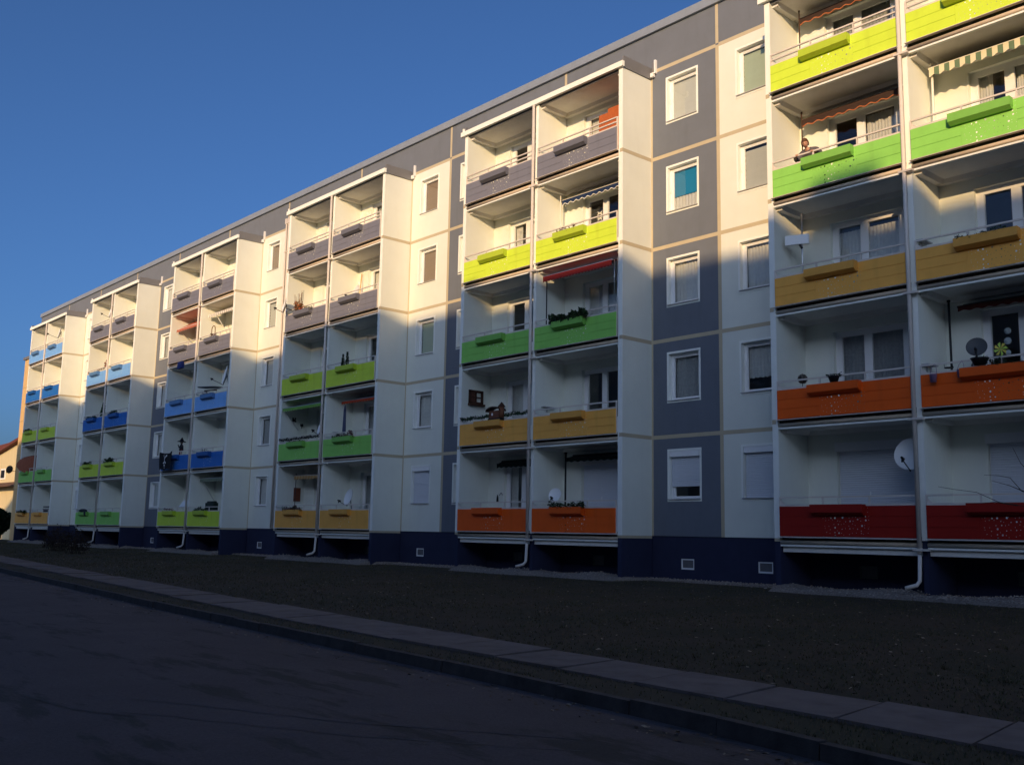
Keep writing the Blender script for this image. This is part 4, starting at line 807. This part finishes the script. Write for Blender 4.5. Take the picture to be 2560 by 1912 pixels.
for k in range(5):
    xa = xl+2.45+k*.17
    for j in range(6): m.face([(xa+.012*math.sin(j*2), -.62+.05*math.sin(k*3+j), LV[0]+.55+j*.28), (xa+.15, -.60+.05*math.cos(k*2+j), LV[0]+.55+j*.28), (xa+.15, -.60+.05*math.cos(k*2+j+1), LV[0]+.83+j*.28), (xa+.012*math.sin(j*2+2), -.62+.05*math.sin(k*3+j+1), LV[0]+.83+j*.28)], k % 3)
solo(m, 'hanging_cloth', [mat('brown_striped_cloth', (.14, .09, .06), .9, .2, 8), mat('beige_striped_cloth', (.35, .28, .20), .9, .2, 8), mat('dark_cloth', (.03, .025, .025), .9, .2, 8)], (0, 0, 0), 'striped brown cloth hanging beside the ground floor door', 'cloth')
dish('white dish with dark back in the right ground floor ochre balcony', (x+1.35, -.9, LV[0]+1.28), (-.12, -.95, .25), .33, PVC, (x+1.5, -.8, LV[0]+.6), .5, 1.0, backm=mat('grey_dish_back', (.25, .25, .26), .5, .05, 4))
# ---- fourth tower
x, xl = BX[3, 1], BX[3, 0]
SAL = mat('salmon_awning_cloth', (.62, .22, .15), .9, .06, 4, trans=.35)
awning('salmon awning sloping down inside the left grey balcony', xl+.10, xl+3.3, LV[3]+2.5, -1.0, LV[3]+1.92, .13, .05, 12, [SAL, SAL, WHF], arms=((xl+.2, LV[3]+1.2), (xl+3.1, LV[3]+1.2)))
WST = mat('white_awning_stripe', (.78, .74, .64), .9, .04, 4); GST = mat('grey_awning_stripe', (.42, .40, .36), .9, .04, 4)
awning('cream and grey striped awning in the right grey balcony', x+.15, x+3.2, LV[3]+2.48, -.95, LV[3]+2.16, .13, .05, 13, [WST, GST, WHF], stripes=[0, 1], arms=((x+.9, LV[3]+1.0),))
m = MB(); cx_ = x+1.85; m.tube([(cx_-.19, -1.44, LV[3]+.78)]+[(cx_-.19*math.cos(a), -1.44, LV[3]+1.12+.19*math.sin(a)) for a in [i*math.pi/8 for i in range(9)]]+[(cx_+.19, -1.44, LV[3]+.78)], .02, 8); leafmass(m, cx_-.3, cx_+.35, -1.5, -1.38, LV[3]+.80, .18, 90, .06, (1, 2))
solo(m, 'trellis_arch', [DRY1, GR2, HEA], (0, 0, 0), 'small brown trellis arch in the right grey flower box', 'trellis')
m = MB(); m.hexa([(xl+1.45, -1.46, LV[3]-.38), (xl+2.0, -1.46, LV[3]-.36), (xl+2.0, -1.30, LV[3]-.36), (xl+1.45, -1.30, LV[3]-.38), (xl+1.5, -1.44, LV[3]-.02), (xl+1.95, -1.44, LV[3]-.02), (xl+1.95, -1.32, LV[3]-.02), (xl+1.5, -1.32, LV[3]-.02)])
solo(m, 'hanging_bag', mat('royal_blue_cloth', (.015, .03, .16), .8, .15, 5), (0, 0, 0), 'dark blue bag tied below the left grey parapet', 'bag')
dish('large pale satellite dish leaning out of the right light blue balcony', (x+2.75, -1.15, LV[2]+1.62), (-.30, -.93, .2), .44, PVC, (x+3.2, -1.1, LV[2]+.9), .6, 1.05)
t = thing('folded_table', (x+1.3, -1.2, LV[2]+1.05), 'black folded table top lying over the light blue flower box', 'table'); m = MB(); m.hexa([(x+.85, -1.60, LV[2]+1.14), (x+2.6, -1.55, LV[2]+1.02), (x+2.6, -1.05, LV[2]+1.02), (x+.85, -1.1, LV[2]+1.14), (x+.80, -1.60, LV[2]+1.20), (x+2.6, -1.55, LV[2]+1.06), (x+2.6, -1.05, LV[2]+1.06), (x+.80, -1.1, LV[2]+1.20)]); part(m, 'table_top', BLACK, t); m = MB(); m.tube([(x+1.2, -1.4, LV[2]+.98), (x+2.4, -1.35, LV[2]+.92)], .03, 8); part(m, 'folded_leg', BROWN, t)
planting('brown withered plants under the black folded table', x, 2, .0, 1.0, .14, 150, .06, [HEA, DRY1, STEM])
# pirate flag with skull and crossed bones, and the figure behind it
t = thing('pirate_flag', (xl+.75, -1.36, LV[1]+.2), 'black pirate flag with white skull and crossed bones hung over the blue parapet', 'flag')
fx0, fx1, fz0, fz1 = xl+.40, xl+1.95, LV[1]+.05, LV[1]+.98
def fl(u_, v_): return Vector((fx0+(fx1-fx0)*(u_*(.92+.08*v_)+.03*(1-v_)), -1.57-.045*math.sin(u_*13+v_*2)-.03*(1-v_), fz0+(fz1-fz0)*v_-.10*math.sin(u_*3.1)*v_+.05*math.sin(u_*11)*(1-v_)))
m = MB(); N_ = 22; b = len(m.v)
for i in range(N_+1):
    for j in range(11): m.v.append(tuple(fl(i/N_, j/10)))
for i in range(N_):
    for j in range(10): m.f.append((i*11+j, (i+1)*11+j, (i+1)*11+j+1, i*11+j+1)); m.m.append(0); m.s.append(True)
part(m, 'cloth', mat('black_flag_cloth', (.010, .011, .014), .9, .2, 5), t)
m = MB(); off = Vector((0, -.008, 0))
def strip(u0, v0, u1, v1, wd):
    for i in range(10):
        a, c = i/10, (i+1)/10; dx, dz = u1-u0, v1-v0; L = math.hypot(dx, dz); nx, nz = -dz/L*wd, dx/L*wd
        m.face([fl(u0+dx*a-nx, v0+dz*a-nz)+off, fl(u0+dx*c-nx, v0+dz*c-nz)+off, fl(u0+dx*c+nx, v0+dz*c+nz)+off, fl(u0+dx*a+nx, v0+dz*a+nz)+off])
def disc_(u0, v0, ru, rv):
    for k in range(14):
        a, c = k*2*math.pi/14, (k+1)*2*math.pi/14; m.face([fl(u0, v0)+off*1.4, fl(u0+ru*math.cos(a), v0+rv*math.sin(a))+off*1.4, fl(u0+ru*math.cos(c), v0+rv*math.sin(c))+off*1.4])
strip(.28, .86, .56, .42, .030); strip(.56, .86, .28, .42, .030)
for p_ in ((.28, .86), (.56, .42), (.56, .86), (.28, .42)): disc_(p_[0], p_[1], .035, .05)
disc_(.42, .68, .075, .13); strip(.30, .30, .54, .30, .045); strip(.34, .18, .50, .18, .03)
part(m, 'skull_emblem', mat('white_flag_print', (.62, .62, .60), .9, .05, 5), t)
t = thing('costumed_figure', (xl+1.55, -1.05, LV[1]+.0), 'dark dressed up figure with pointed brimmed hat behind the pirate flag', 'figure'); fx = xl+1.62; fz = LV[1]
m = MB(); m.tube([(fx, -1.0, fz-.06), (fx, -1.0, fz+1.5)], .018, 8); part(m, 'post', DKMET, t)
m = MB(); m.lathe([(.05, 1.02), (.11, 1.05), (.10, 1.28), (.05, 1.36), (.03, 1.40)], (fx, -1.0, fz), n=10)
m.tube([(fx-.06, -1.0, fz+1.32), (fx-.24, -1.02, fz+1.22), (fx-.30, -1.06, fz+1.36)], [.035, .03, .025], 7); m.tube([(fx+.06, -1.0, fz+1.32), (fx+.2, -1.04, fz+1.15)], [.035, .028], 7); part(m, 'coat', BLACK, t)
m = MB(); m.ball((fx, -1.0, fz+1.46), .075, n=10, k=6); part(m, 'head', mat('cloth_face', (.20, .13, .09), .9, .1, 6), t)
m = MB(); m.lathe([(.24, -.035), (.20, 0), (.11, .03), (.07, .10), (.012, .2)], (fx, -1.0, fz+1.52), (.12, 0, 1), n=12); part(m, 'hat', BLACK, t)
m = MB(); m.tube([(fx+.07, -1.02, fz+1.1), (fx+.12, -1.06, fz+.75)], .045, 7); m.tube([(fx-.05, -1.02, fz+1.1), (fx-.06, -1.06, fz+.75)], .045, 7); part(m, 'striped_trousers', mat('red_striped_cloth', (.20, .05, .05), .9, .3, 20), t)
planting('thin twigs in the right deep blue flower box', x, 1, .05, .9, .26, 26, .06, [HEA, STEM, STEM])
m = MB(); leafmass(m, xl+.98, xl+2.2, -1.52, -1.38, LV[0]+.80, .14, 150, .06, (0, 1)); solo(m, 'potted_plant', [HEA, DRY1, STEM], (0, 0, 0), 'faded pinkish plants in the left ground floor lime box', 'plant', 'plants in the balcony flower boxes')
m = MB(); m.hexa([(xl+2.55, -1.30, LV[0]+.98), (xl+3.4, -1.30, LV[0]+.98), (xl+3.4, -1.12, LV[0]+1.28), (xl+2.62, -1.12, LV[0]+1.28), (xl+2.55, -1.32, LV[0]+1.0), (xl+3.4, -1.32, LV[0]+1.0), (xl+3.4, -1.14, LV[0]+1.30), (xl+2.62, -1.14, LV[0]+1.30)]); solo(m, 'white_board', PVC, (0, 0, 0), 'tilted white board behind the left ground floor lime parapet', 'board')
GWA = mat('grey_green_awning_cloth', (.20, .24, .18), .9, .08, 4)
awning('grey green awning with scalloped edge in the right ground floor lime balcony', x+.2, x+3.3, LV[0]+2.44, -.85, LV[0]+2.36, .14, .06, 12, [GWA, CRM, ALU], arms=((x+.3, LV[0]+1.2),))
planting('dark leafy plants in the right ground floor lime box', x, 0, .0, 1.0, .24, 260, .07, GP)
m = MB(); m.box(x+1.75, x+2.6, -1.25, -1.0, LV[0]+.80, LV[0]+1.16); m.tube([(x+1.75, -1.12, LV[0]+1.18), (x+2.6, -1.12, LV[0]+1.18)], .06, 8); solo(m, 'storage_box', mat('dark_green_box', (.02, .03, .022), .7, .1, 5), (0, 0, 0), 'dark green storage box behind the lime flower box plants', 'storage box')
# ---- fifth tower
x, xl = BX[4, 1], BX[4, 0]
dish('pale satellite dish by the centre post of the top left grey balcony', (xl+2.65, -1.15, LV[4]+1.62), (-.2, -.95, .2), .36, PVC, (xl+3.0, -1.2, LV[4]+.95), .6)
m = MB(); leafmass(m, xl+3.05, xl+3.4, -1.42, -1.28, LV[3]+.95, .42, 70, .09, (0, 1, 2), spike=.5); leafmass(m, xl+1.9, xl+3.2, -1.42, -1.28, LV[3]+.82, .12, 90, .07, (2, 1)); solo(m, 'potted_plant', [REDF, STEM, DRY1], (0, 0, 0), 'sparse red flowering plant on the light blue railing', 'plant', 'plants in the balcony flower boxes')
m = MB()
for k in range(420):
    hh = rp_.random(); rr = .52*(1-hh*.8)*rp_.uniform(.2, 1); a = rp_.uniform(0, 6.28); c = Vector((xl+2.35+rr*math.cos(a), -1.0+rr*math.sin(a)*.4, LV[2]+.55+hh*1.1)); d = Vector((math.cos(a), math.sin(a)*.4, .5)).normalized(); s_ = d.orthogonal().normalized()*.03; m.face([c-d*.06, c+s_, c+d*.09, c-s_], rp_.choice((0, 1)))
m.tube([(xl+2.35, -1.0, LV[2]-.05), (xl+2.35, -1.0, LV[2]+1.5)], .02, 6, 2); m.lathe([(.12, 0), (.16, .3)], (xl+2.35, -1.0, LV[2]-.06), n=10, m=2); solo(m, 'small_fir_tree', GP, (0, 0, 0), 'small fir tree behind the left deep blue parapet', 'fir tree')
planting('dark plants hanging from the left deep blue flower box', xl, 2, -.1, 1.1, .14, 260, .09, GP, droop=.4); planting('dark cushion plant in the right deep blue flower box', x, 2, .1, .9, .24, 200, .09, GP)
planting('low dark plants in the left first floor lime box', xl, 1, .0, 1.0, .22, 260, .10, GP); planting('taller dark plants in the right first floor lime box', x, 1, -.05, .9, .36, 320, .11, GP)
m = MB(); m.ball((xl+1.6, -1.46, LV[0]+.85), .62, .13, .11); m.ball((xl+2.1, -1.48, LV[0]+.72), .18, .1, .18); solo(m, 'folded_blanket', mat('dark_slate_cloth', (.03, .033, .04), .95, .2, 4), (0, 0, 0), 'dark blanket draped over the left ground floor green box', 'blanket')
dish('small dark dish arm and horn in the right deep blue balcony', (x+3.1, -.9, LV[2]+1.45), (-.9, -.3, .25), .26, mat('graphite_dish', (.07, .075, .08)), (x+3.35, -.9, LV[2]+.95), .5)
# ---- sixth tower
x, xl = BX[5, 1], BX[5, 0]
dish('pale satellite dish with long feed arm in the top right light blue balcony', (x+1.95, -1.15, LV[4]+1.65), (-.2, -.95, .2), .40, PVC, (x+2.35, -1.2, LV[4]+.95), .8)
t = thing('parasol', (xl+1.6, -.9, LV[1]), 'tilted orange brown parasol in the left first floor green balcony', 'parasol'); o_ = Vector((xl+1.9, -.95, LV[1]+1.75)); ax_ = Vector((.55, -.25, .8)).normalized(); m = MB(); m.lathe([(1.15, -.55), (.8, -.32), (.4, -.12), (.02, 0)], o_, ax_, 16); part(m, 'canopy', mat('terracotta_cloth', (.34, .11, .06), .9, .1, 4, trans=.25), t); m = MB(); m.tube([o_, o_-ax_*1.5], .02, 8); part(m, 'pole', DKMET, t)
m = MB(); m.box(xl+1.3, xl+1.9, -1.2, -.9, LV[1]+.5, LV[1]+1.02); m.box(xl+1.3, xl+1.38, -1.22, -.9, LV[1]+1.02, LV[1]+1.35); solo(m, 'garden_chair', BLACK, (0, 0, 0), 'black garden chair below the tilted orange parasol', 'chair')
planting('small green tufts in the left second floor lime box', xl, 2, .0, 1.0, .2, 200, .12, GP); planting('row of small dark plants in the left ground floor ochre box', xl, 0, -.1, 1.4, .2, 260, .12, GP)
m = MB(); m.box(x+1.9, x+3.0, -1.2, -.9, LV[0]+.6, LV[0]+1.04); m.box(x+2.1, x+3.2, -1.24, -.86, LV[0]+1.10, LV[0]+1.18); solo(m, 'garden_table', BLACK, (0, 0, 0), 'black table stacked behind the right ground floor ochre parapet', 'table')
dish('tiny dark satellite dish on the apricot block wall', (-82.9, -.1, 4.1), (-.9, -.4, .2), .3, mat('graphite_dish', (.07, .075, .08)), (-82.95, .34, 4.0), .4)
# ------------------------------------------------------------------ the person leaning on the railing
def skin_mesh(joints, edges, root, lvl=2):
    me = bpy.data.meshes.new('tmp'); me.from_pydata([j[:3] for j in joints], edges, []); o = bpy.data.objects.new('tmp', me); COL.objects.link(o)
    sk = o.modifiers.new('s', 'SKIN'); sd = o.modifiers.new('d', 'SUBSURF'); sd.levels = sd.render_levels = lvl
    for i, j in enumerate(joints): v = me.skin_vertices[0].data[i]; v.radius = (j[3], j[4] if len(j) > 4 else j[3]); v.use_root = (i == root)
    dg = bpy.context.evaluated_depsgraph_get(); r = bpy.data.meshes.new_from_object(o.evaluated_get(dg)); bpy.data.objects.remove(o); bpy.data.meshes.remove(me); return r
SKIN = mat('skin', (.50, .27, .18), .55, .05, 6); HAIR = mat('brown_hair', (.10, .045, .022), .6, .3, 30); SWEAT = mat('grey_sweater', (.11, .10, .11), .9, .12, 30, .2, 200); TROU = mat('dark_trousers', (.03, .03, .045), .9, .1, 10)
px, fz = BX[0, 0]+.86, LV[3]-.08
per = thing('person', (px, -.85, fz), 'person in grey sweater with short brown hair leaning on the green balcony railing', 'person')
J = [(px+.05, -.60, fz+.86, .13, .10), (px+.04, -.76, fz+1.02, .105, .08), (px+.02, -.95, fz+1.16, .125, .075), (px, -1.06, fz+1.24, .060), (px, -1.12, fz+1.31, .052),      # pelvis .. neck
     (px-.17, -.98, fz+1.19, .062), (px-.28, -1.10, fz+1.02, .046), (px-.20, -1.27, fz+1.035, .034), (px-.14, -1.305, fz+1.045, .030),
     (px+.20, -.94, fz+1.20, .062), (px+.37, -1.07, fz+1.04, .046), (px+.36, -1.27, fz+1.045, .034), (px+.31, -1.305, fz+1.05, .030),
     (px-.06, -.60, fz+.80, .095), (px-.08, -.70, fz+.46, .065), (px-.08, -.62, fz+.06, .045), (px-.08, -.76, fz+.04, .04),
     (px+.14, -.58, fz+.80, .095), (px+.15, -.66, fz+.46, .065), (px+.15, -.58, fz+.06, .045), (px+.15, -.72, fz+.04, .04)]
ED = [(0, 1), (1, 2), (2, 3), (3, 4), (2, 5), (5, 6), (6, 7), (7, 8), (2, 9), (9, 10), (10, 11), (11, 12), (0, 13), (13, 14), (14, 15), (15, 16), (0, 17), (17, 18), (18, 19), (19, 20)]
src_ = skin_mesh(J, ED, 0); m = MB(); m.v = [tuple(v.co) for v in src_.vertices]; m.f = [tuple(p_.vertices) for p_ in src_.polygons]; m.m = [0]*len(m.f); m.s = [True]*len(m.f)
hc = Vector((px+.01, -1.165, fz+1.375)); fd = Vector((.45, -.80, -.36)).normalized(); hu = (Vector((0, -.42, 1))-fd*Vector((0, -.42, 1)).dot(fd)).normalized(); hr = fd.cross(hu)
b = len(m.v); n, k = 20, 14
for i in range(k+1):
    th = math.pi*i/k
    for j in range(n):
        ph = 2*math.pi*j/n; X_, Y_, Z_ = math.sin(th)*math.cos(ph), math.sin(th)*math.sin(ph), math.cos(th)
        wd = .074*(1-.22*max(0, -Z_)); ln = .095; q = .118; nose = .022*math.exp(-((X_/.16)**2+((Z_+.12)/.16)**2)) if Y_ > 0 else 0; brow = .006*math.exp(-((Z_-.12)/.1)**2) if Y_ > 0 else 0; sock = .010*math.exp(-(((abs(X_)-.38)/.14)**2+((Z_)/.1)**2)) if Y_ > 0 else 0
        m.v.append(tuple(hc+hr*X_*wd+fd*(Y_*ln+nose+brow-sock)+hu*Z_*q))
for i in range(k):
    for j in range(n): m.f.append((b+i*n+j, b+(i+1)*n+j, b+(i+1)*n+(j+1) % n, b+i*n+(j+1) % n)); m.m.append(0); m.s.append(True)
for sx in (-1, 1):
    m.ball(tuple(hc+hr*sx*.028+fd*.083+hu*.004), .011, .011, .008, 1, 8, 6); m.ball(tuple(hc+hr*sx*.076-fd*.01-hu*.01), .012, .02, .03, 0, 8, 6)
m.tube([hc-hr*.024+fd*.083-hu*.062, hc+fd*.090-hu*.060, hc+hr*.024+fd*.083-hu*.062], [.003, .006, .003], 6, 2)
for hx_, sg in ((px-.14, 1), (px+.31, -1)):
    hp = Vector((hx_, -1.305, fz+1.045))
    for i in range(4):
        fx_ = hx_+sg*(-.015+.018*i); L_ = (.9, 1.0, .96, .78)[i]; m.tube([(fx_, -1.31, fz+1.072), (fx_+sg*.004, -1.31-.030*L_, fz+1.068), (fx_+sg*.006, -1.312-.040*L_, fz+1.045), (fx_+sg*.006, -1.318-.022*L_, fz+1.022)], [.0095, .009, .008, .006], 7, 0)
    m.ball((hx_+sg*.012, -1.302, fz+1.062), .042, .026, .014, 0, 10, 6); m.tube([(hx_-sg*.02, -1.30, fz+1.06), (hx_-sg*.045, -1.315, fz+1.055), (hx_-sg*.05, -1.335, fz+1.04)], [.011, .010, .008], 7, 0)
part(m, 'body', [SKIN, BLACK, mat('lips', (.36, .12, .10), .5, .05, 6)], per)
m = MB(); b = 0
for i in range(10):
    th = math.pi*.70*i/9
    for j in range(22):
        ph = 2*math.pi*j/22; X_, Y_, Z_ = math.sin(th)*math.cos(ph), math.sin(th)*math.sin(ph), math.cos(th); fr_ = max(0, Y_); lo_ = .38*min(1, fr_*1.5)-.55*(1-min(1, fr_*1.5)); zz = max(Z_, lo_); sc_ = 1+.02*math.sin(j*5+i*3)
        m.v.append(tuple(hc+hr*X_*.094*sc_+fd*(Y_*.110*sc_-.010)+hu*(zz*.136*sc_)))
for i in range(9):
    for j in range(22): m.f.append((i*22+j, (i+1)*22+j, (i+1)*22+(j+1) % 22, i*22+(j+1) % 22)); m.m.append(0); m.s.append(True)
part(m, 'hair', HAIR, per)
def grow(j, d): return (*j[:3], *[r+d for r in j[3:]])
KS = [0, 1, 2, 3, 5, 6, 7, 9, 10, 11]; JS = [grow(J[i], {2: .055, 1: .045, 3: .05, 0: .03, 5: .04, 9: .045, 10: .028, 6: .028}.get(i, .018)) for i in KS]; ix = {o_: i for i, o_ in enumerate(KS)}
place('sweater', skin_mesh(JS, [(ix[a], ix[c]) for a, c in ED if a in ix and c in ix], 0), per).data.materials.append(SWEAT)
KS = [0, 13, 14, 15, 17, 18, 19]; JS = [grow(J[i], .018) for i in KS]; ix = {o_: i for i, o_ in enumerate(KS)}
place('trousers', skin_mesh(JS, [(ix[a], ix[c]) for a, c in ED if a in ix and c in ix], 0), per).data.materials.append(TROU)
for o_ in per.children:
    o_.location = -WL[per.name]
    for p_ in o_.data.polygons: p_.use_smooth = True
# ------------------------------------------------------------------ bushes, bare tree, conifer hedge
TWIG = mat('bare_twig', (.035, .024, .018), .9, .2, 8)
def branch(mb, p, d, L, r, depth, rn, spread=.55):
    pts = [p]; rs = [r]; q = p.copy(); dd = d.copy()
    for i in range(4): dd = (dd+Vector((rn.uniform(-.22, .22), rn.uniform(-.22, .22), rn.uniform(-.1, .2)))).normalized(); q = q+dd*L/4; pts.append(q.copy()); rs.append(r*(1-.17*(i+1)))
    mb.tube(pts, rs, 5 if depth > 1 else 4, 0, False)
    if depth <= 0: return
    for i in range(3 if depth > 1 else 4):
        k = rn.choice((1, 2, 3, 4)); nd = (dd+Vector((rn.uniform(-1, 1), rn.uniform(-1, 1), rn.uniform(-.2, .8)))*spread).normalized(); branch(mb, pts[k], nd, L*rn.uniform(.55, .8), rs[k]*.6, depth-1, rn, spread)
for i, (bx_, by_, h_) in enumerate(((-53.6, -5.4, 1.25), (-48.6, -6.1, 1.15))):
    rn = random.Random(60+i); t = thing('bare_bush', (bx_, by_, -1.3), ('leafless dark bush on the lawn, the one farther from the street', 'leafless dark bush on the lawn, the one nearer the street')[i], 'bush', 'leafless bushes on the lawn'); m = MB()
    for k in range(26): a = rn.uniform(0, 6.28); branch(m, Vector((bx_+rn.uniform(-.5, .5), by_+rn.uniform(-.3, .3), -1.32)), Vector((math.cos(a)*.6, math.sin(a)*.6, 1)).normalized(), h_*rn.uniform(.5, .8), .012, 2, rn, .6)
    part(m, 'twigs', TWIG, t); m = MB(); rp_.seed(5+i)
    for k in range(700):
        a, rr = rp_.uniform(0, 6.28), rp_.random()**.5; c = Vector((bx_+1.0*rr*math.cos(a), by_+.6*rr*math.sin(a), -1.15+h_*rp_.random()*(1-.5*rr))); d = Vector((rp_.uniform(-1, 1), rp_.uniform(-1, 1), rp_.uniform(-1, 1))).normalized()*.045; s_ = d.orthogonal()*.5; m.face([c-d, c+s_, c+d, c-s_])
    part(m, 'withered_leaves', mat('withered_leaf', (.04, .026, .018), .9, .3, 6), t)
t = thing('bare_tree', (-5.5, -5.0, -1.3), 'young leafless tree whose thin twigs reach in front of the red parapet', 'tree'); m = MB(); rn = random.Random(3)
m.tube([(-5.5, -5.0, -1.35), (-5.52, -5.0, .2), (-5.45, -5.05, 1.6), (-5.5, -5.0, 3.0), (-5.42, -4.95, 4.2)], [.05, .042, .034, .022, .008], 8); part(m, 'trunk', TWIG, t)
m = MB()
for pts in ([(-5.52, -5, .1), (-6.2, -5, .48), (-6.85, -5, .60), (-7.2, -5, .66), (-7.55, -5.02, .83), (-7.95, -5, .89), (-8.22, -5, .94)], [(-5.5, -5, .35), (-6.1, -5.1, .62), (-6.8, -5.05, .83), (-7.0, -5, 1.06), (-7.18, -5, 1.10), (-7.42, -5, 1.12)], [(-6.75, -5.06, .82), (-7.0, -5.03, .93), (-7.3, -5, 1.02)],
            [(-5.5, -5, .5), (-6.2, -5.1, .9), (-6.62, -5, 1.05), (-6.82, -5, 1.3), (-6.93, -5, 1.56)], [(-6.9, -5, .60), (-7.25, -5.03, .66), (-7.66, -5, .64)], [(-5.48, -5, 1.3), (-5.9, -5.3, 1.9), (-6.1, -5.4, 2.5)], [(-5.46, -5, 1.7), (-5.0, -4.8, 2.4), (-4.8, -4.7, 3.0)], [(-5.5, -5, 2.3), (-5.9, -4.7, 2.9), (-6.0, -4.5, 3.4)]):
    n_ = len(pts); m.tube(pts, [.008*(1-.8*i/(n_-1))+.0012 for i in range(n_)], 5, 0, False)
part(m, 'twigs', TWIG, t)
CON = [GR2, mat('conifer_green', (.018, .045, .016)), STEM]
for i, (cx_, cy_, hh, rr, lb) in enumerate(((-93.0, 0.5, 3.3, 2.4, 'dark evergreen bush in front of the yellow house'), (-88.0, -2.2, 1.6, 1.7, 'lower dark evergreen bush at the corner of the apricot block'))):
    t = thing('evergreen_bush', (cx_, cy_, -1.5), lb, 'bush'); m = MB(); m.tube([(cx_, cy_, -1.6), (cx_, cy_, hh-1.8)], .07, 6); part(m, 'trunk', STEM, t); m = MB(); rp_.seed(31+i)
    for k in range(7000):
        a, h0 = rp_.uniform(0, 6.28), rp_.random(); rad = rr*(.55+.45*math.sin(h0*2.6+.4))*(1+.18*math.sin(a*3+h0*5))*rp_.random()**.35*(1 if h0 < .7 else 1-(h0-.7)*2.2); c = Vector((cx_+rad*math.cos(a), cy_+rad*math.sin(a), -1.5+h0*hh)); d = Vector((rp_.uniform(-1, 1), rp_.uniform(-1, 1), rp_.uniform(-.3, 1))).normalized()*.20; s_ = d.orthogonal()*.5; m.face([c-d, c+s_, c+d, c-s_], rp_.choice((0, 1)))
    part(m, 'crown', CON, t)
